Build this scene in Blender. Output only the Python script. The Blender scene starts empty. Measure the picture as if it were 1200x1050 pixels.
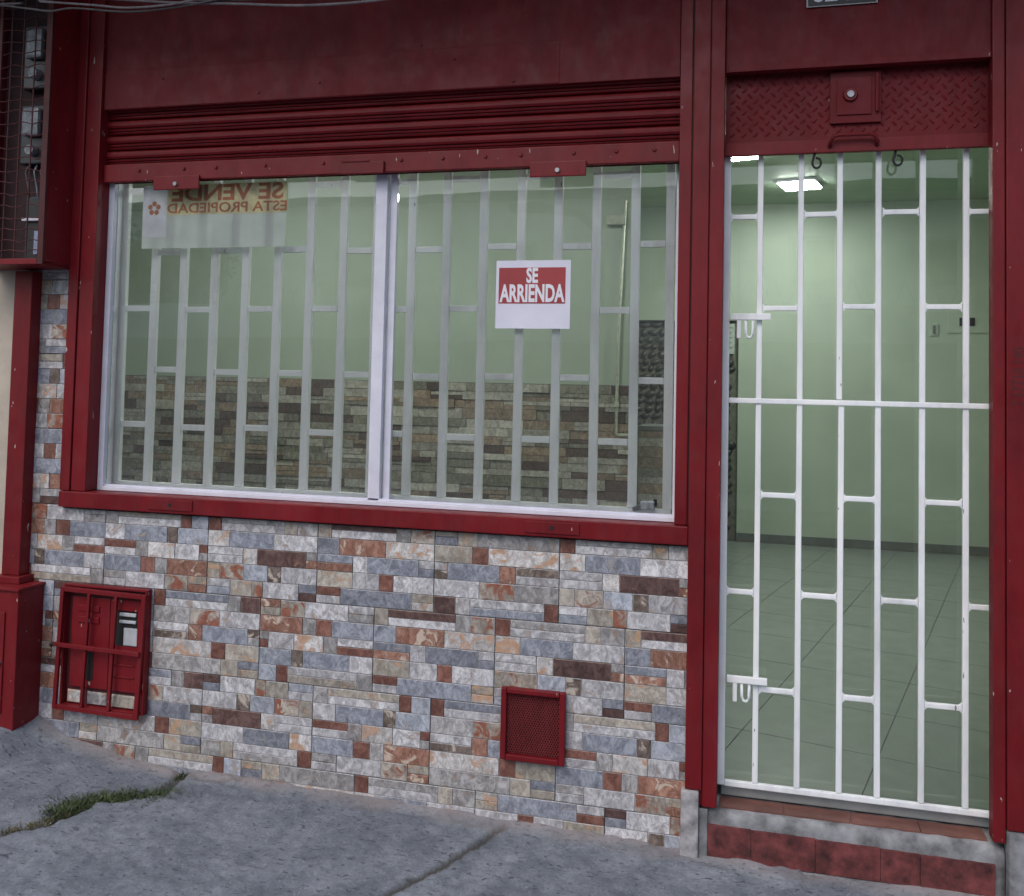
import bpy, bmesh, math, random
from mathutils import Vector, Matrix, noise
random.seed(7)
S = bpy.context.scene
COL = S.collection

# ------------------------------------------------------------------ camera
cd = bpy.data.cameras.new('camera')
cam = bpy.data.objects.new('camera', cd)
COL.objects.link(cam)
R = ((0.96974760, 0.24310353, 0.02214208),      # right
     (0.01066926, 0.04840888, -0.99877062),     # down
     (-0.24387654, 0.96879165, 0.04435065))     # forward
m = Matrix(((R[0][0], -R[1][0], -R[2][0], 0.61162),
            (R[0][1], -R[1][1], -R[2][1], -3.16592),
            (R[0][2], -R[1][2], -R[2][2], 1.42224),
            (0, 0, 0, 1)))
cam.matrix_world = m
cd.sensor_fit = 'HORIZONTAL'
cd.sensor_width = 36
cd.lens = 36 * 1091.55 / 1200
cd.shift_y = -120.26 / 1200
cd.clip_start = 0.05
cd.clip_end = 400
S.camera = cam

# ------------------------------------------------------------------ light
SUN_EL, SUN_ROT = 48, 200
W = bpy.data.worlds.new('World')
S.world = W
W.use_nodes = True
nt = W.node_tree
nt.nodes.clear()
sky = nt.nodes.new('ShaderNodeTexSky')
sky.sky_type = 'NISHITA'
sky.sun_disc = False
sky.sun_elevation = math.radians(SUN_EL)
sky.sun_rotation = math.radians(SUN_ROT)
sky.air_density = 1.3
sky.dust_density = 2.8
sky.ozone_density = 1.5
bg = nt.nodes.new('ShaderNodeBackground')
bg.inputs['Strength'].default_value = 0.135
wo = nt.nodes.new('ShaderNodeOutputWorld')
nt.links.new(sky.outputs[0], bg.inputs[0])
nt.links.new(bg.outputs[0], wo.inputs[0])

sd = bpy.data.lights.new('sun', 'SUN')
sd.energy = 0.6
sd.angle = math.radians(40)
sd.color = (1.0, 0.97, 0.94)
sun = bpy.data.objects.new('sun', sd)
COL.objects.link(sun)
az = math.radians(SUN_ROT)
el = math.radians(SUN_EL)
dvec = Vector((math.sin(az) * math.cos(el), math.cos(az) * math.cos(el), math.sin(el)))
sun.rotation_euler = dvec.to_track_quat('Z', 'Y').to_euler()
sun.location = dvec * 20

S.view_settings.view_transform = 'Standard'
S.view_settings.look = 'None'
S.view_settings.gamma = 1
S.view_settings.use_curve_mapping = False
S.view_settings.exposure = 0.46
LAMP_STRENGTH = 58.0
S.render.engine = 'CYCLES'


# ------------------------------------------------------------------ materials
def new_mat(name):
    mt = bpy.data.materials.new(name)
    mt.use_nodes = True
    n = mt.node_tree.nodes
    return mt, n, mt.node_tree.links, n['Principled BSDF']


def noise_node(n, l, scale, detail=6, rough=0.6, coord=None, vec=None):
    t = n.new('ShaderNodeTexNoise')
    t.inputs['Scale'].default_value = scale
    t.inputs['Detail'].default_value = detail
    t.inputs['Roughness'].default_value = rough
    if vec is not None:
        l.new(vec, t.inputs['Vector'])
    return t


def ramp(n, l, fac, stops):
    r = n.new('ShaderNodeValToRGB')
    e = r.color_ramp.elements
    e[0].position, e[0].color = stops[0][0], (*stops[0][1], 1)
    e[1].position, e[1].color = stops[-1][0], (*stops[-1][1], 1)
    for p, c in stops[1:-1]:
        x = e.new(p)
        x.color = (*c, 1)
    l.new(fac, r.inputs[0])
    return r


def mixc(n, l, fac, a, b, mode='MIX'):
    mx = n.new('ShaderNodeMix')
    mx.data_type = 'RGBA'
    mx.blend_type = mode
    for sock, v in ((mx.inputs[0], fac), (mx.inputs[6], a), (mx.inputs[7], b)):
        if isinstance(v, (int, float)):
            sock.default_value = v
        elif isinstance(v, tuple):
            sock.default_value = (*v, 1)
        else:
            l.new(v, sock)
    return mx.outputs[2]


def bump(n, l, h, strength, dist, b):
    bp = n.new('ShaderNodeBump')
    bp.inputs['Strength'].default_value = strength
    bp.inputs['Distance'].default_value = dist
    l.new(h, bp.inputs['Height'])
    l.new(bp.outputs[0], b.inputs['Normal'])
    return bp


def world_pos(n):
    g = n.new('ShaderNodeNewGeometry')
    return g.outputs['Position']


def simple(name, col, rough=0.5, metal=0.0, nscale=30, var=0.12, bmp=0.0, bscale=80, spec=0.5):
    mt, n, l, b = new_mat(name)
    p = world_pos(n)
    t = noise_node(n, l, nscale, vec=p)
    d = tuple(c * (1 - var * 2) for c in col)
    u = tuple(min(1, c * (1 + var)) for c in col)
    r = ramp(n, l, t.outputs[0], [(0.3, d), (0.7, u)])
    l.new(r.outputs[0], b.inputs['Base Color'])
    b.inputs['Roughness'].default_value = rough
    b.inputs['Metallic'].default_value = metal
    b.inputs['Specular IOR Level'].default_value = spec
    if bmp:
        t2 = noise_node(n, l, bscale, vec=p)
        bump(n, l, t2.outputs[0], bmp, 0.003, b)
    return mt


def paint(name, col, chip=(0.42, 0.36, 0.34), chip_th=0.735, rough=0.42, stains=True, bstr=0.35):
    """old brushed enamel on steel: runs, dust, small chips"""
    mt, n, l, b = new_mat(name)
    p = world_pos(n)
    mp = n.new('ShaderNodeMapping')
    mp.inputs['Scale'].default_value = (1.0, 1.0, 0.28)
    l.new(p, mp.inputs[0])
    big = noise_node(n, l, 5.5, 7, 0.65, vec=mp.outputs[0])
    fine = noise_node(n, l, 60, 5, 0.6, vec=mp.outputs[0])
    c1 = ramp(n, l, big.outputs[0], [(0.30, tuple(c * 0.72 for c in col)), (0.52, col), (0.75, tuple(min(1, c * 1.18 + 0.004) for c in col))])
    c2 = mixc(n, l, 0.25, c1.outputs[0], fine.outputs[1], 'OVERLAY')
    # dull dust film in patches
    dust = noise_node(n, l, 11, 8, 0.7, vec=p)
    dr = ramp(n, l, dust.outputs[0], [(0.55, (0, 0, 0)), (0.85, (0.16, 0.16, 0.16))])
    c3 = mixc(n, l, dr.outputs[0], c2, tuple(0.5 * c + 0.045 for c in col))
    # chips
    chn = noise_node(n, l, 62, 2, 0.55, vec=mp.outputs[0])
    cr = ramp(n, l, chn.outputs[0], [(chip_th, (0, 0, 0)), (chip_th + 0.012, (1, 1, 1))])
    c4 = mixc(n, l, cr.outputs[0], c3, chip)
    l.new(c4, b.inputs['Base Color'])
    b.inputs['Specular IOR Level'].default_value = 0.32
    rr = n.new('ShaderNodeMapRange')
    l.new(dust.outputs[0], rr.inputs[0])
    rr.inputs[1].default_value = 0.3
    rr.inputs[2].default_value = 0.75
    rr.inputs[3].default_value = rough - 0.1
    rr.inputs[4].default_value = rough + 0.22
    l.new(rr.outputs[0], b.inputs['Roughness'])
    hb = noise_node(n, l, 26, 6, 0.55, vec=mp.outputs[0])
    bump(n, l, hb.outputs[0], bstr, 0.004, b)
    return mt


def tile_mat(name, c1, c2, blotch=None, cover=0.6, rough=0.38, streak=3.0, vein=(0.55, 0.5, 0.46), edge=0.0):
    """printed and embossed slate tile: veins, blotches; object random shifts the print from piece to piece"""
    mt, n, l, b = new_mat(name)
    p = world_pos(n)
    oi = n.new('ShaderNodeObjectInfo')
    mul = n.new('ShaderNodeVectorMath')
    mul.operation = 'SCALE'
    l.new(oi.outputs['Random'], mul.inputs['Scale'])
    mul.inputs[0].default_value = (37.0, 11.0, 53.0)
    add = n.new('ShaderNodeVectorMath')
    l.new(p, add.inputs[0])
    l.new(mul.outputs[0], add.inputs[1])
    mp = n.new('ShaderNodeMapping')
    mp.inputs['Rotation'].default_value = (0, 0.5, 0)
    mp.inputs['Scale'].default_value = (1.0, 1.0, 1.0 / streak + 0.4)
    l.new(add.outputs[0], mp.inputs[0])
    t = noise_node(n, l, 30, 10, 0.74, vec=mp.outputs[0])
    t.inputs['Distortion'].default_value = 0.9
    r = ramp(n, l, t.outputs[0], [(0.36, tuple(c * 0.70 for c in c1)), (0.46, c1), (0.57, c2), (0.68, tuple(min(0.8, c * 1.22) for c in c2))])
    # per piece brightness
    hs = n.new('ShaderNodeHueSaturation')
    l.new(r.outputs[0], hs.inputs['Color'])
    mr = n.new('ShaderNodeMapRange')
    l.new(oi.outputs['Random'], mr.inputs[0])
    mr.inputs[3].default_value = 0.78
    mr.inputs[4].default_value = 1.14
    l.new(mr.outputs[0], hs.inputs['Value'])
    col = hs.outputs[0]
    # dark thin veins
    v = noise_node(n, l, 16, 5, 0.6, vec=mp.outputs[0])
    v.inputs['Distortion'].default_value = 1.4
    vr = ramp(n, l, v.outputs[0], [(0.485, (0, 0, 0)), (0.5, (1, 1, 1)), (0.515, (0, 0, 0))])
    vm = n.new('ShaderNodeMath')
    vm.operation = 'MULTIPLY'
    vm.inputs[1].default_value = 0.6
    l.new(vr.outputs[0], vm.inputs[0])
    col = mixc(n, l, vm.outputs[0], col, tuple(c * 0.35 for c in c1))
    if blotch:
        bn = noise_node(n, l, 15, 8, 0.62, vec=add.outputs[0])
        bn.inputs['Distortion'].default_value = 1.0
        br = ramp(n, l, bn.outputs[0], [(cover, (0, 0, 0)), (cover + 0.05, (1, 1, 1))])
        bt = noise_node(n, l, 60, 5, 0.6, vec=add.outputs[0])
        bc = ramp(n, l, bt.outputs[0], [(0.3, blotch[0]), (0.7, blotch[1])])
        col = mixc(n, l, br.outputs[0], col, bc.outputs[0])
        er = ramp(n, l, bn.outputs[0], [(cover - 0.022, (0, 0, 0)), (cover, (0.4, 0.4, 0.4)), (cover + 0.01, (0, 0, 0))])
        col = mixc(n, l, er.outputs[0], col, tuple(c * 0.3 for c in blotch[0]))
    l.new(col, b.inputs['Base Color'])
    b.inputs['Roughness'].default_value = rough
    bn2 = noise_node(n, l, 70, 6, 0.65, vec=mp.outputs[0])
    mixh = n.new('ShaderNodeMath')
    mixh.operation = 'ADD'
    l.new(t.outputs[0], mixh.inputs[0])
    l.new(bn2.outputs[0], mixh.inputs[1])
    bump(n, l, mixh.outputs[0], 0.45, 0.005, b)
    return mt


RED = (0.165, 0.0070, 0.0115)
M_red = paint('red_enamel', RED)
M_redw = paint('red_enamel_worn', (0.158, 0.0070, 0.0110), chip_th=0.735, rough=0.46)
M_redd = paint('red_shutter_enamel', (0.150, 0.0045, 0.0090), chip_th=0.79, rough=0.34, bstr=0.2)
M_redm = paint('red_panel_enamel', (0.135, 0.0055, 0.0100), chip_th=0.79, rough=0.55, bstr=0.45)
M_white = paint('white_enamel', (0.84, 0.86, 0.89), chip=(0.22, 0.2, 0.2), chip_th=0.75, rough=0.6)
M_greyw = paint('chalky_grey_enamel', (0.90, 0.92, 0.92), chip=(0.30, 0.31, 0.31), chip_th=0.74, rough=0.6)
M_alu = simple('white_aluminium', (0.70, 0.70, 0.80), 0.4, 0.0, 12, 0.06)
M_alu2 = simple('bare_aluminium', (0.42, 0.47, 0.47), 0.38, 0.5, 12, 0.1)
M_dark = simple('dark_void', (0.012, 0.011, 0.012), 0.8)
M_black = simple('black_rubber', (0.02, 0.02, 0.02), 0.6)
M_steel = simple('dull_steel', (0.33, 0.33, 0.34), 0.4, 0.8, 50, 0.15)
M_grout = simple('pale_grout', (0.50, 0.49, 0.47), 0.85, 0, 60, 0.2)
M_rim = simple('pale_tile_rim', (0.52, 0.51, 0.53), 0.5, 0, 90, 0.25)
M_rimd = simple('warm_tile_rim', (0.33, 0.24, 0.21), 0.5, 0, 90, 0.25)
M_groutd = simple('dark_joint', (0.09, 0.085, 0.08), 0.85, 0, 60, 0.2)
M_cream = simple('cream_render', (0.50, 0.44, 0.37), 0.85, 0, 4, 0.14, 0.3, 120)
M_cement = simple('rough_cement', (0.26, 0.265, 0.28), 0.9, 0, 14, 0.34, 0.7, 60)
M_paper = simple('white_paper', (0.72, 0.72, 0.84), 0.6, 0, 8, 0.04)
M_signred = simple('sign_red_ink', (0.36, 0.045, 0.05), 0.45, 0, 6, 0.1)
M_letter = simple('white_ink', (0.78, 0.78, 0.86), 0.5, 0, 6, 0.03)
M_meterp = simple('murky_meter_plastic', (0.26, 0.28, 0.31), 0.3, 0, 30, 0.35)
M_glasswhite = simple('meter_plastic', (0.5, 0.52, 0.55), 0.3, 0, 20, 0.1)
M_cable = simple('grey_cable', (0.12, 0.105, 0.11), 0.55, 0, 30, 0.2)
M_cage = paint('dark_cage_wire_paint', (0.075, 0.020, 0.022), chip_th=0.9, rough=0.6)
M_mesh = paint('rusty_mesh_paint', (0.27, 0.050, 0.055), chip_th=0.9, rough=0.5)
M_brick = simple('painted_red_step', (0.150, 0.036, 0.036), 0.75, 0, 22, 0.38, 0.5, 90)
M_tread = simple('worn_red_tread', (0.17, 0.07, 0.055), 0.6, 0, 9, 0.22, 0.4, 90)
M_engr = simple('dark_scratch_and_groove', (0.06, 0.006, 0.009), 0.6)

TM = {
    'W': tile_mat('tile_pale_grey', (0.43, 0.42, 0.44), (0.66, 0.65, 0.67), ((0.30, 0.25, 0.22), (0.42, 0.36, 0.32)), 0.600),
    'G': tile_mat('tile_mid_grey', (0.30, 0.29, 0.29), (0.48, 0.465, 0.465), ((0.22, 0.16, 0.13), (0.34, 0.26, 0.21)), 0.590),
    'B': tile_mat('tile_slate_blue', (0.215, 0.23, 0.275), (0.34, 0.355, 0.41), ((0.34, 0.28, 0.23), (0.40, 0.35, 0.31)), 0.635),
    'L': tile_mat('tile_light_blue', (0.32, 0.345, 0.40), (0.47, 0.495, 0.56), ((0.36, 0.31, 0.27), (0.42, 0.37, 0.33)), 0.600),
    'N': tile_mat('tile_brown', (0.105, 0.058, 0.052), (0.165, 0.10, 0.09), ((0.24, 0.13, 0.09), (0.28, 0.16, 0.12)), 0.640),
    'R': tile_mat('tile_rust', (0.19, 0.082, 0.062), (0.28, 0.135, 0.105), ((0.16, 0.06, 0.045), (0.24, 0.085, 0.06)), 0.600),
    'O': tile_mat('tile_orange_rust', (0.28, 0.135, 0.095), (0.41, 0.225, 0.170), ((0.54, 0.43, 0.34), (0.60, 0.50, 0.42)), 0.555),
    'T': tile_mat('tile_tan', (0.36, 0.32, 0.275), (0.50, 0.455, 0.40), ((0.42, 0.26, 0.16), (0.52, 0.35, 0.24)), 0.565),
    'M': tile_mat('tile_white_orange', (0.50, 0.48, 0.47), (0.72, 0.69, 0.68), ((0.42, 0.25, 0.16), (0.55, 0.37, 0.27)), 0.530),
    'Q': tile_mat('tile_tan_rust', (0.36, 0.31, 0.265), (0.50, 0.445, 0.39), ((0.22, 0.075, 0.05), (0.34, 0.14, 0.09)), 0.505),
    'K': tile_mat('tile_dark_brown_grey', (0.14, 0.105, 0.085), (0.24, 0.19, 0.165), ((0.44, 0.38, 0.33), (0.52, 0.46, 0.40)), 0.550),
}
IM = {
    'a': tile_mat('inner_tile_grey', (0.32, 0.295, 0.25), (0.46, 0.43, 0.37), rough=0.45),
    'b': tile_mat('inner_tile_tan', (0.25, 0.18, 0.12), (0.38, 0.29, 0.21), rough=0.45),
    'c': tile_mat('inner_tile_brown', (0.09, 0.06, 0.042), (0.15, 0.10, 0.078), rough=0.45),
    'd': tile_mat('inner_tile_pale', (0.42, 0.39, 0.335), (0.58, 0.54, 0.47), rough=0.45),
    'e': tile_mat('inner_tile_olive', (0.19, 0.18, 0.135), (0.30, 0.28, 0.22), rough=0.45),
}
M_green = simple('pale_green_wall_paint', (0.405, 0.475, 0.385), 0.55, 0, 2.2, 0.05, 0.12, 140)
M_ceil = simple('pale_green_ceiling_paint', (0.36, 0.46, 0.345), 0.6, 0, 3, 0.05)
M_floor = simple('glazed_floor_tile', (0.205, 0.235, 0.205), 0.28, 0, 9, 0.08)
M_base = simple('grey_skirting_tile', (0.14, 0.15, 0.14), 0.4, 0, 9, 0.1)
M_slate = simple('dark_river_stone', (0.040, 0.042, 0.034), 0.4, 0, 25, 0.3, 0.6, 60)
M_mortar = simple('olive_mortar', (0.15, 0.155, 0.12), 0.8, 0, 25, 0.2)


def glass_mat(name, HAZE):
    mt, n, l, b = new_mat(name)
    n.remove(b)
    out = n['Material Output']
    tr = n.new('ShaderNodeBsdfTransparent')
    tr.inputs[0].default_value = (0.992, 0.996, 0.994, 1)
    gl = n.new('ShaderNodeBsdfGlossy')
    gl.inputs['Roughness'].default_value = 0.0
    fr = n.new('ShaderNodeFresnel')
    fr.inputs['IOR'].default_value = 1.5
    mu = n.new('ShaderNodeMath')
    mu.operation = 'MULTIPLY'
    mu.inputs[1].default_value = 1.15
    mu.use_clamp = True
    mx = n.new('ShaderNodeMixShader')
    l.new(fr.outputs[0], mu.inputs[0])
    l.new(mu.outputs[0], mx.inputs[0])
    l.new(tr.outputs[0], mx.inputs[1])
    l.new(gl.outputs[0], mx.inputs[2])
    df = n.new('ShaderNodeBsdfDiffuse')  # pale diffuse veil painted in place of reflected haze
    df.inputs[0].default_value = (0.72, 0.74, 0.76, 1)
    dt = noise_node(n, l, 3.5, 6, 0.6, vec=world_pos(n))
    dr = n.new('ShaderNodeMapRange')
    dr.inputs[1].default_value = 0.3
    dr.inputs[2].default_value = 0.75
    dr.inputs[3].default_value = HAZE[0]
    dr.inputs[4].default_value = HAZE[1]
    l.new(dt.outputs[0], dr.inputs[0])
    mx2 = n.new('ShaderNodeMixShader')
    l.new(dr.outputs[0], mx2.inputs[0])
    l.new(mx.outputs[0], mx2.inputs[1])
    l.new(df.outputs[0], mx2.inputs[2])
    l.new(mx2.outputs[0], out.inputs[0])
    # faint waviness of the pane
    p = world_pos(n)
    t = noise_node(n, l, 2.2, 2, 0.5, vec=p)
    bp = n.new('ShaderNodeBump')
    bp.inputs['Strength'].default_value = 0.25
    bp.inputs['Distance'].default_value = 0.004
    l.new(t.outputs[0], bp.inputs['Height'])
    l.new(bp.outputs[0], gl.inputs['Normal'])
    l.new(bp.outputs[0], fr.inputs['Normal'])
    return mt


M_glass = glass_mat('window_glass', (0.014, 0.050))
M_glassd = glass_mat('door_glass', (0.0, 0.012))


def emit_mat(name, col, s):
    mt, n, l, b = new_mat(name)
    b.inputs['Base Color'].default_value = (0.8, 0.8, 0.8, 1)
    b.inputs['Emission Color'].default_value = (*col, 1)
    b.inputs['Emission Strength'].default_value = s
    return mt


M_lamp = emit_mat('lit_lamp_diffuser', (0.95, 1.0, 0.93), LAMP_STRENGTH)


def pavement_mat():
    mt, n, l, b = new_mat('weathered_concrete')
    p = world_pos(n)
    big = noise_node(n, l, 2.4, 9, 0.68, vec=p)
    mid = noise_node(n, l, 9, 8, 0.72, vec=p)
    mid.inputs['Distortion'].default_value = 0.25
    fine = noise_node(n, l, 90, 6, 0.7, vec=p)
    c = ramp(n, l, mid.outputs[0], [(0.33, (0.130, 0.148, 0.174)), (0.5, (0.182, 0.203, 0.234)), (0.66, (0.245, 0.265, 0.298))])
    c2 = ramp(n, l, big.outputs[0], [(0.34, (0.27, 0.28, 0.31)), (0.66, (0.60, 0.60, 0.60))])
    col = mixc(n, l, 0.7, c.outputs[0], c2.outputs[0], 'OVERLAY')
    col = mixc(n, l, 0.55, col, fine.outputs[0], 'OVERLAY')
    # pebbly aggregate: pale grains and dark pits
    vo = n.new('ShaderNodeTexVoronoi')
    vo.inputs['Scale'].default_value = 85
    l.new(p, vo.inputs['Vector'])
    ag = ramp(n, l, vo.outputs['Distance'], [(0.12, (1, 1, 1)), (0.26, (0, 0, 0))])
    pick = noise_node(n, l, 22, 3, 0.6, vec=p)
    pk = ramp(n, l, pick.outputs[0], [(0.50, (0, 0, 0)), (0.62, (0.8, 0.8, 0.8))])
    am = n.new('ShaderNodeMath')
    am.operation = 'MULTIPLY'
    l.new(ag.outputs[0], am.inputs[0])
    l.new(pk.outputs[0], am.inputs[1])
    col = mixc(n, l, am.outputs[0], col, (0.38, 0.39, 0.42))
    mp = n.new('ShaderNodeMapping')
    mp.inputs['Scale'].default_value = (1.0, 2.2, 1.0)
    l.new(p, mp.inputs[0])
    pit = noise_node(n, l, 38, 4, 0.6, vec=mp.outputs[0])
    pr = ramp(n, l, pit.outputs[0], [(0.34, (0.85, 0.85, 0.85)), (0.41, (0, 0, 0))])
    col = mixc(n, l, pr.outputs[0], col, (0.06, 0.065, 0.085))
    # dusty edge and darker cracks and joints come from the painted wear attribute
    at = n.new('ShaderNodeAttribute')
    at.attribute_name = 'wear'
    sep = n.new('ShaderNodeSeparateColor')
    l.new(at.outputs['Color'], sep.inputs[0])
    col = mixc(n, l, sep.outputs[0], col, (0.055, 0.052, 0.048))
    col = mixc(n, l, sep.outputs[1], col, (0.30, 0.25, 0.235))
    l.new(col, b.inputs['Base Color'])
    b.inputs['Roughness'].default_value = 0.85
    h = n.new('ShaderNodeMath')
    h.operation = 'MULTIPLY_ADD'
    l.new(mid.outputs[0], h.inputs[0])
    h.inputs[1].default_value = 1.6
    l.new(fine.outputs[0], h.inputs[2])
    h2 = n.new('ShaderNodeMath')
    h2.operation = 'MULTIPLY_ADD'
    l.new(pr.outputs[0], h2.inputs[0])
    h2.inputs[1].default_value = -0.8
    l.new(h.outputs[0], h2.inputs[2])
    bump(n, l, h2.outputs[0], 0.6, 0.005, b)
    return mt


M_pave = pavement_mat()
M_asph = simple('street_asphalt', (0.055, 0.056, 0.06), 0.9, 0, 8, 0.2, 0.6, 60)


# ------------------------------------------------------------------ geometry helpers
class G:
    """collects faces, builds ONE mesh object"""

    def __init__(s):
        s.v = []
        s.f = []

    def quadbox(s, x0, x1, y0, y1, z0, z1, c=0.0):
        """box; c > 0 chamfers all edges of the front (-Y) face"""
        o = len(s.v)
        if c <= 0:
            s.v += [(x0, y0, z0), (x1, y0, z0), (x1, y0, z1), (x0, y0, z1), (x0, y1, z0), (x1, y1, z0), (x1, y1, z1), (x0, y1, z1)]
            s.f += [tuple(o + i for i in q) for q in ((0, 1, 2, 3), (5, 4, 7, 6), (4, 0, 3, 7), (1, 5, 6, 2), (3, 2, 6, 7), (4, 5, 1, 0))]
        else:
            c = min(c, (x1 - x0) * .3, (z1 - z0) * .3, abs(y1 - y0) * .6)
            s.v += [(x0 + c, y0, z0 + c), (x1 - c, y0, z0 + c), (x1 - c, y0, z1 - c), (x0 + c, y0, z1 - c),
                    (x0, y0 + c, z0), (x1, y0 + c, z0), (x1, y0 + c, z1), (x0, y0 + c, z1),
                    (x0, y1, z0), (x1, y1, z0), (x1, y1, z1), (x0, y1, z1)]
            q = [(0, 1, 2, 3), (4, 5, 1, 0), (5, 6, 2, 1), (6, 7, 3, 2), (7, 4, 0, 3),
                 (8, 9, 5, 4), (9, 10, 6, 5), (10, 11, 7, 6), (11, 8, 4, 7), (9, 8, 11, 10)]
            s.f += [tuple(o + i for i in a) for a in q]
        return s

    def tube(s, pts, r, seg=10, close=True):
        pts = [Vector(p) for p in pts]
        rings = []
        for i, p in enumerate(pts):
            a = pts[max(0, i - 1)]
            b = pts[min(len(pts) - 1, i + 1)]
            d = (b - a).normalized()
            up = Vector((0, 0, 1)) if abs(d.z) < 0.9 else Vector((0, 1, 0))
            u = d.cross(up).normalized()
            w = d.cross(u).normalized()
            rr = r[i] if isinstance(r, (list, tuple)) else r
            o = len(s.v)
            for k in range(seg):
                t = 2 * math.pi * k / seg
                s.v.append(tuple(p + u * math.cos(t) * rr + w * math.sin(t) * rr))
            rings.append(o)
        for a, b in zip(rings, rings[1:]):
            for k in range(seg):
                k2 = (k + 1) % seg
                s.f.append((a + k, a + k2, b + k2, b + k))
        if close:
            s.f.append(tuple(rings[0] + k for k in range(seg))[::-1])
            s.f.append(tuple(rings[-1] + k for k in range(seg)))
        return s

    def prism(s, prof, x0, x1):
        """profile of (y, z) extruded along x"""
        o = len(s.v)
        k = len(prof)
        for x in (x0, x1):
            s.v += [(x, a, b) for a, b in prof]
        for i in range(k):
            j = (i + 1) % k
            s.f.append((o + i, o + j, o + k + j, o + k + i))
        s.f.append(tuple(o + i for i in range(k)))
        s.f.append(tuple(o + k + i for i in range(k))[::-1])
        return s

    def poly(s, pts, h):
        """flat polygon in XY extruded down by h"""
        o = len(s.v)
        k = len(pts)
        s.v += list(pts) + [(x, y, z - h) for x, y, z in pts]
        s.f.append(tuple(range(o, o + k)))
        for i in range(k):
            j = (i + 1) % k
            s.f.append((o + i, o + k + i, o + k + j, o + j))
        return s

    def build(s, name, mat, parent=None, smooth=False, bevel=0.0, seg=2, rim=None):
        me = bpy.data.meshes.new(name)
        me.from_pydata(s.v, [], s.f)
        bm = bmesh.new()
        bm.from_mesh(me)
        bmesh.ops.recalc_face_normals(bm, faces=bm.faces)
        if bevel:
            bmesh.ops.bevel(bm, geom=[e for e in bm.edges if e.calc_face_angle(0) > 0.5], offset=bevel, segments=seg, affect='EDGES', profile=0.6)
        bm.to_mesh(me)
        bm.free()
        if smooth:
            for p in me.polygons:
                p.use_smooth = True
        me.materials.append(mat)
        if rim:
            me.materials.append(rim)
            for i_, p_ in enumerate(me.polygons):
                if 0 < i_ % 10 < 5:
                    p_.material_index = 1
        ob = bpy.data.objects.new(name, me)
        COL.objects.link(ob)
        if parent:
            ob.parent = parent
            ob.matrix_parent_inverse = parent.matrix_world.inverted()
        return ob


def box(name, b, mat, parent=None, bevel=0.0):
    return G().quadbox(*b).build(name, mat, parent, bevel=bevel)


def thing(name, label, cat, loc=(0, 0, 0), group=None):
    o = bpy.data.objects.new(name, None)
    COL.objects.link(o)
    o.empty_display_size = 0.1
    o.location = loc
    o.matrix_world = Matrix.Translation(loc)
    o['label'] = label
    o['category'] = cat
    if group:
        o['group'] = group
    return o


def tag(o, label, cat, group=None):
    o['label'] = label
    o['category'] = cat
    if group:
        o['group'] = group
    return o


def struct(o):
    o['kind'] = 'structure'
    return o


def stuff(o):
    o['kind'] = 'stuff'
    return o


def text_obj(name, body, size, mat, parent, mat4, sx=1.0, offset=0.0, depth=0.0006, align='CENTER'):
    cu = bpy.data.curves.new(name, 'FONT')
    cu.body = body
    cu.size = size
    cu.align_x = align
    cu.offset = offset
    cu.extrude = depth
    cu.resolution_u = 3
    to = bpy.data.objects.new(name, cu)
    COL.objects.link(to)
    dg = bpy.context.evaluated_depsgraph_get()
    me = bpy.data.meshes.new_from_object(to.evaluated_get(dg))
    bpy.data.objects.remove(to)
    me.transform(mat4 @ Matrix.Diagonal((sx, 1, 1, 1)))
    me.materials.clear()
    me.materials.append(mat)
    ob = bpy.data.objects.new(name, me)
    COL.objects.link(ob)
    ob.parent = parent
    ob.matrix_parent_inverse = parent.matrix_world.inverted()
    return ob


FACE = Matrix.Rotation(math.radians(90), 4, 'X')       # text facing -Y


# ------------------------------------------------------------------ ground
def wall_z(x):
    pts = [(-8, 0.30), (-3, 0.20), (-2.3, 0.13), (-2.07, 0.090), (-1.97, 0.034), (-1.9, 0.012), (-1.7, -0.022), (-1.47, -0.050), (-0.8, -0.064), (-0.15, -0.077), (0.4, -0.097), (1.4, -0.088), (6, -0.10)]
    for (a, za), (b, zb) in zip(pts, pts[1:]):
        if x <= b:
            t = max(0, (x - a) / (b - a))
            return za + (zb - za) * t
    return pts[-1][1]


CRACK = [(-2.15, -1.6), (-1.80, -0.80), (-1.68, -0.607), (-1.588, -0.49), (-1.56, -0.318), (-1.479, -0.245), (-1.40, -0.175), (-1.412, -0.092), (-1.43, -0.01)]
HAIR = [(-1.43, -0.015), (-1.33, -0.05), (-1.25, -0.045), (-1.17, -0.026)]
JOINT = [(-0.166, -0.035), (-0.285, -0.33), (-0.405, -0.559), (-1.1, -1.9), (-1.6, -2.9)]


def dseg(px, py, line):
    best = 9
    side = 0
    for (ax, ay), (bx, by) in zip(line, line[1:]):
        vx, vy = bx - ax, by - ay
        t = max(0, min(1, ((px - ax) * vx + (py - ay) * vy) / (vx * vx + vy * vy)))
        d = math.hypot(px - ax - vx * t, py - ay - vy * t)
        if d < best:
            best = d
            side = vx * (py - ay) - vy * (px - ax)
    return best, side


def ground_z(x, y):
    z = wall_z(x) * math.exp(y * 0.35) - 0.08 * (1 - math.exp(y * 0.35)) - 0.008 * -y
    z += 0.010 * (noise.noise(Vector((x * 1.7, y * 1.7, 3))))
    return z


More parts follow.
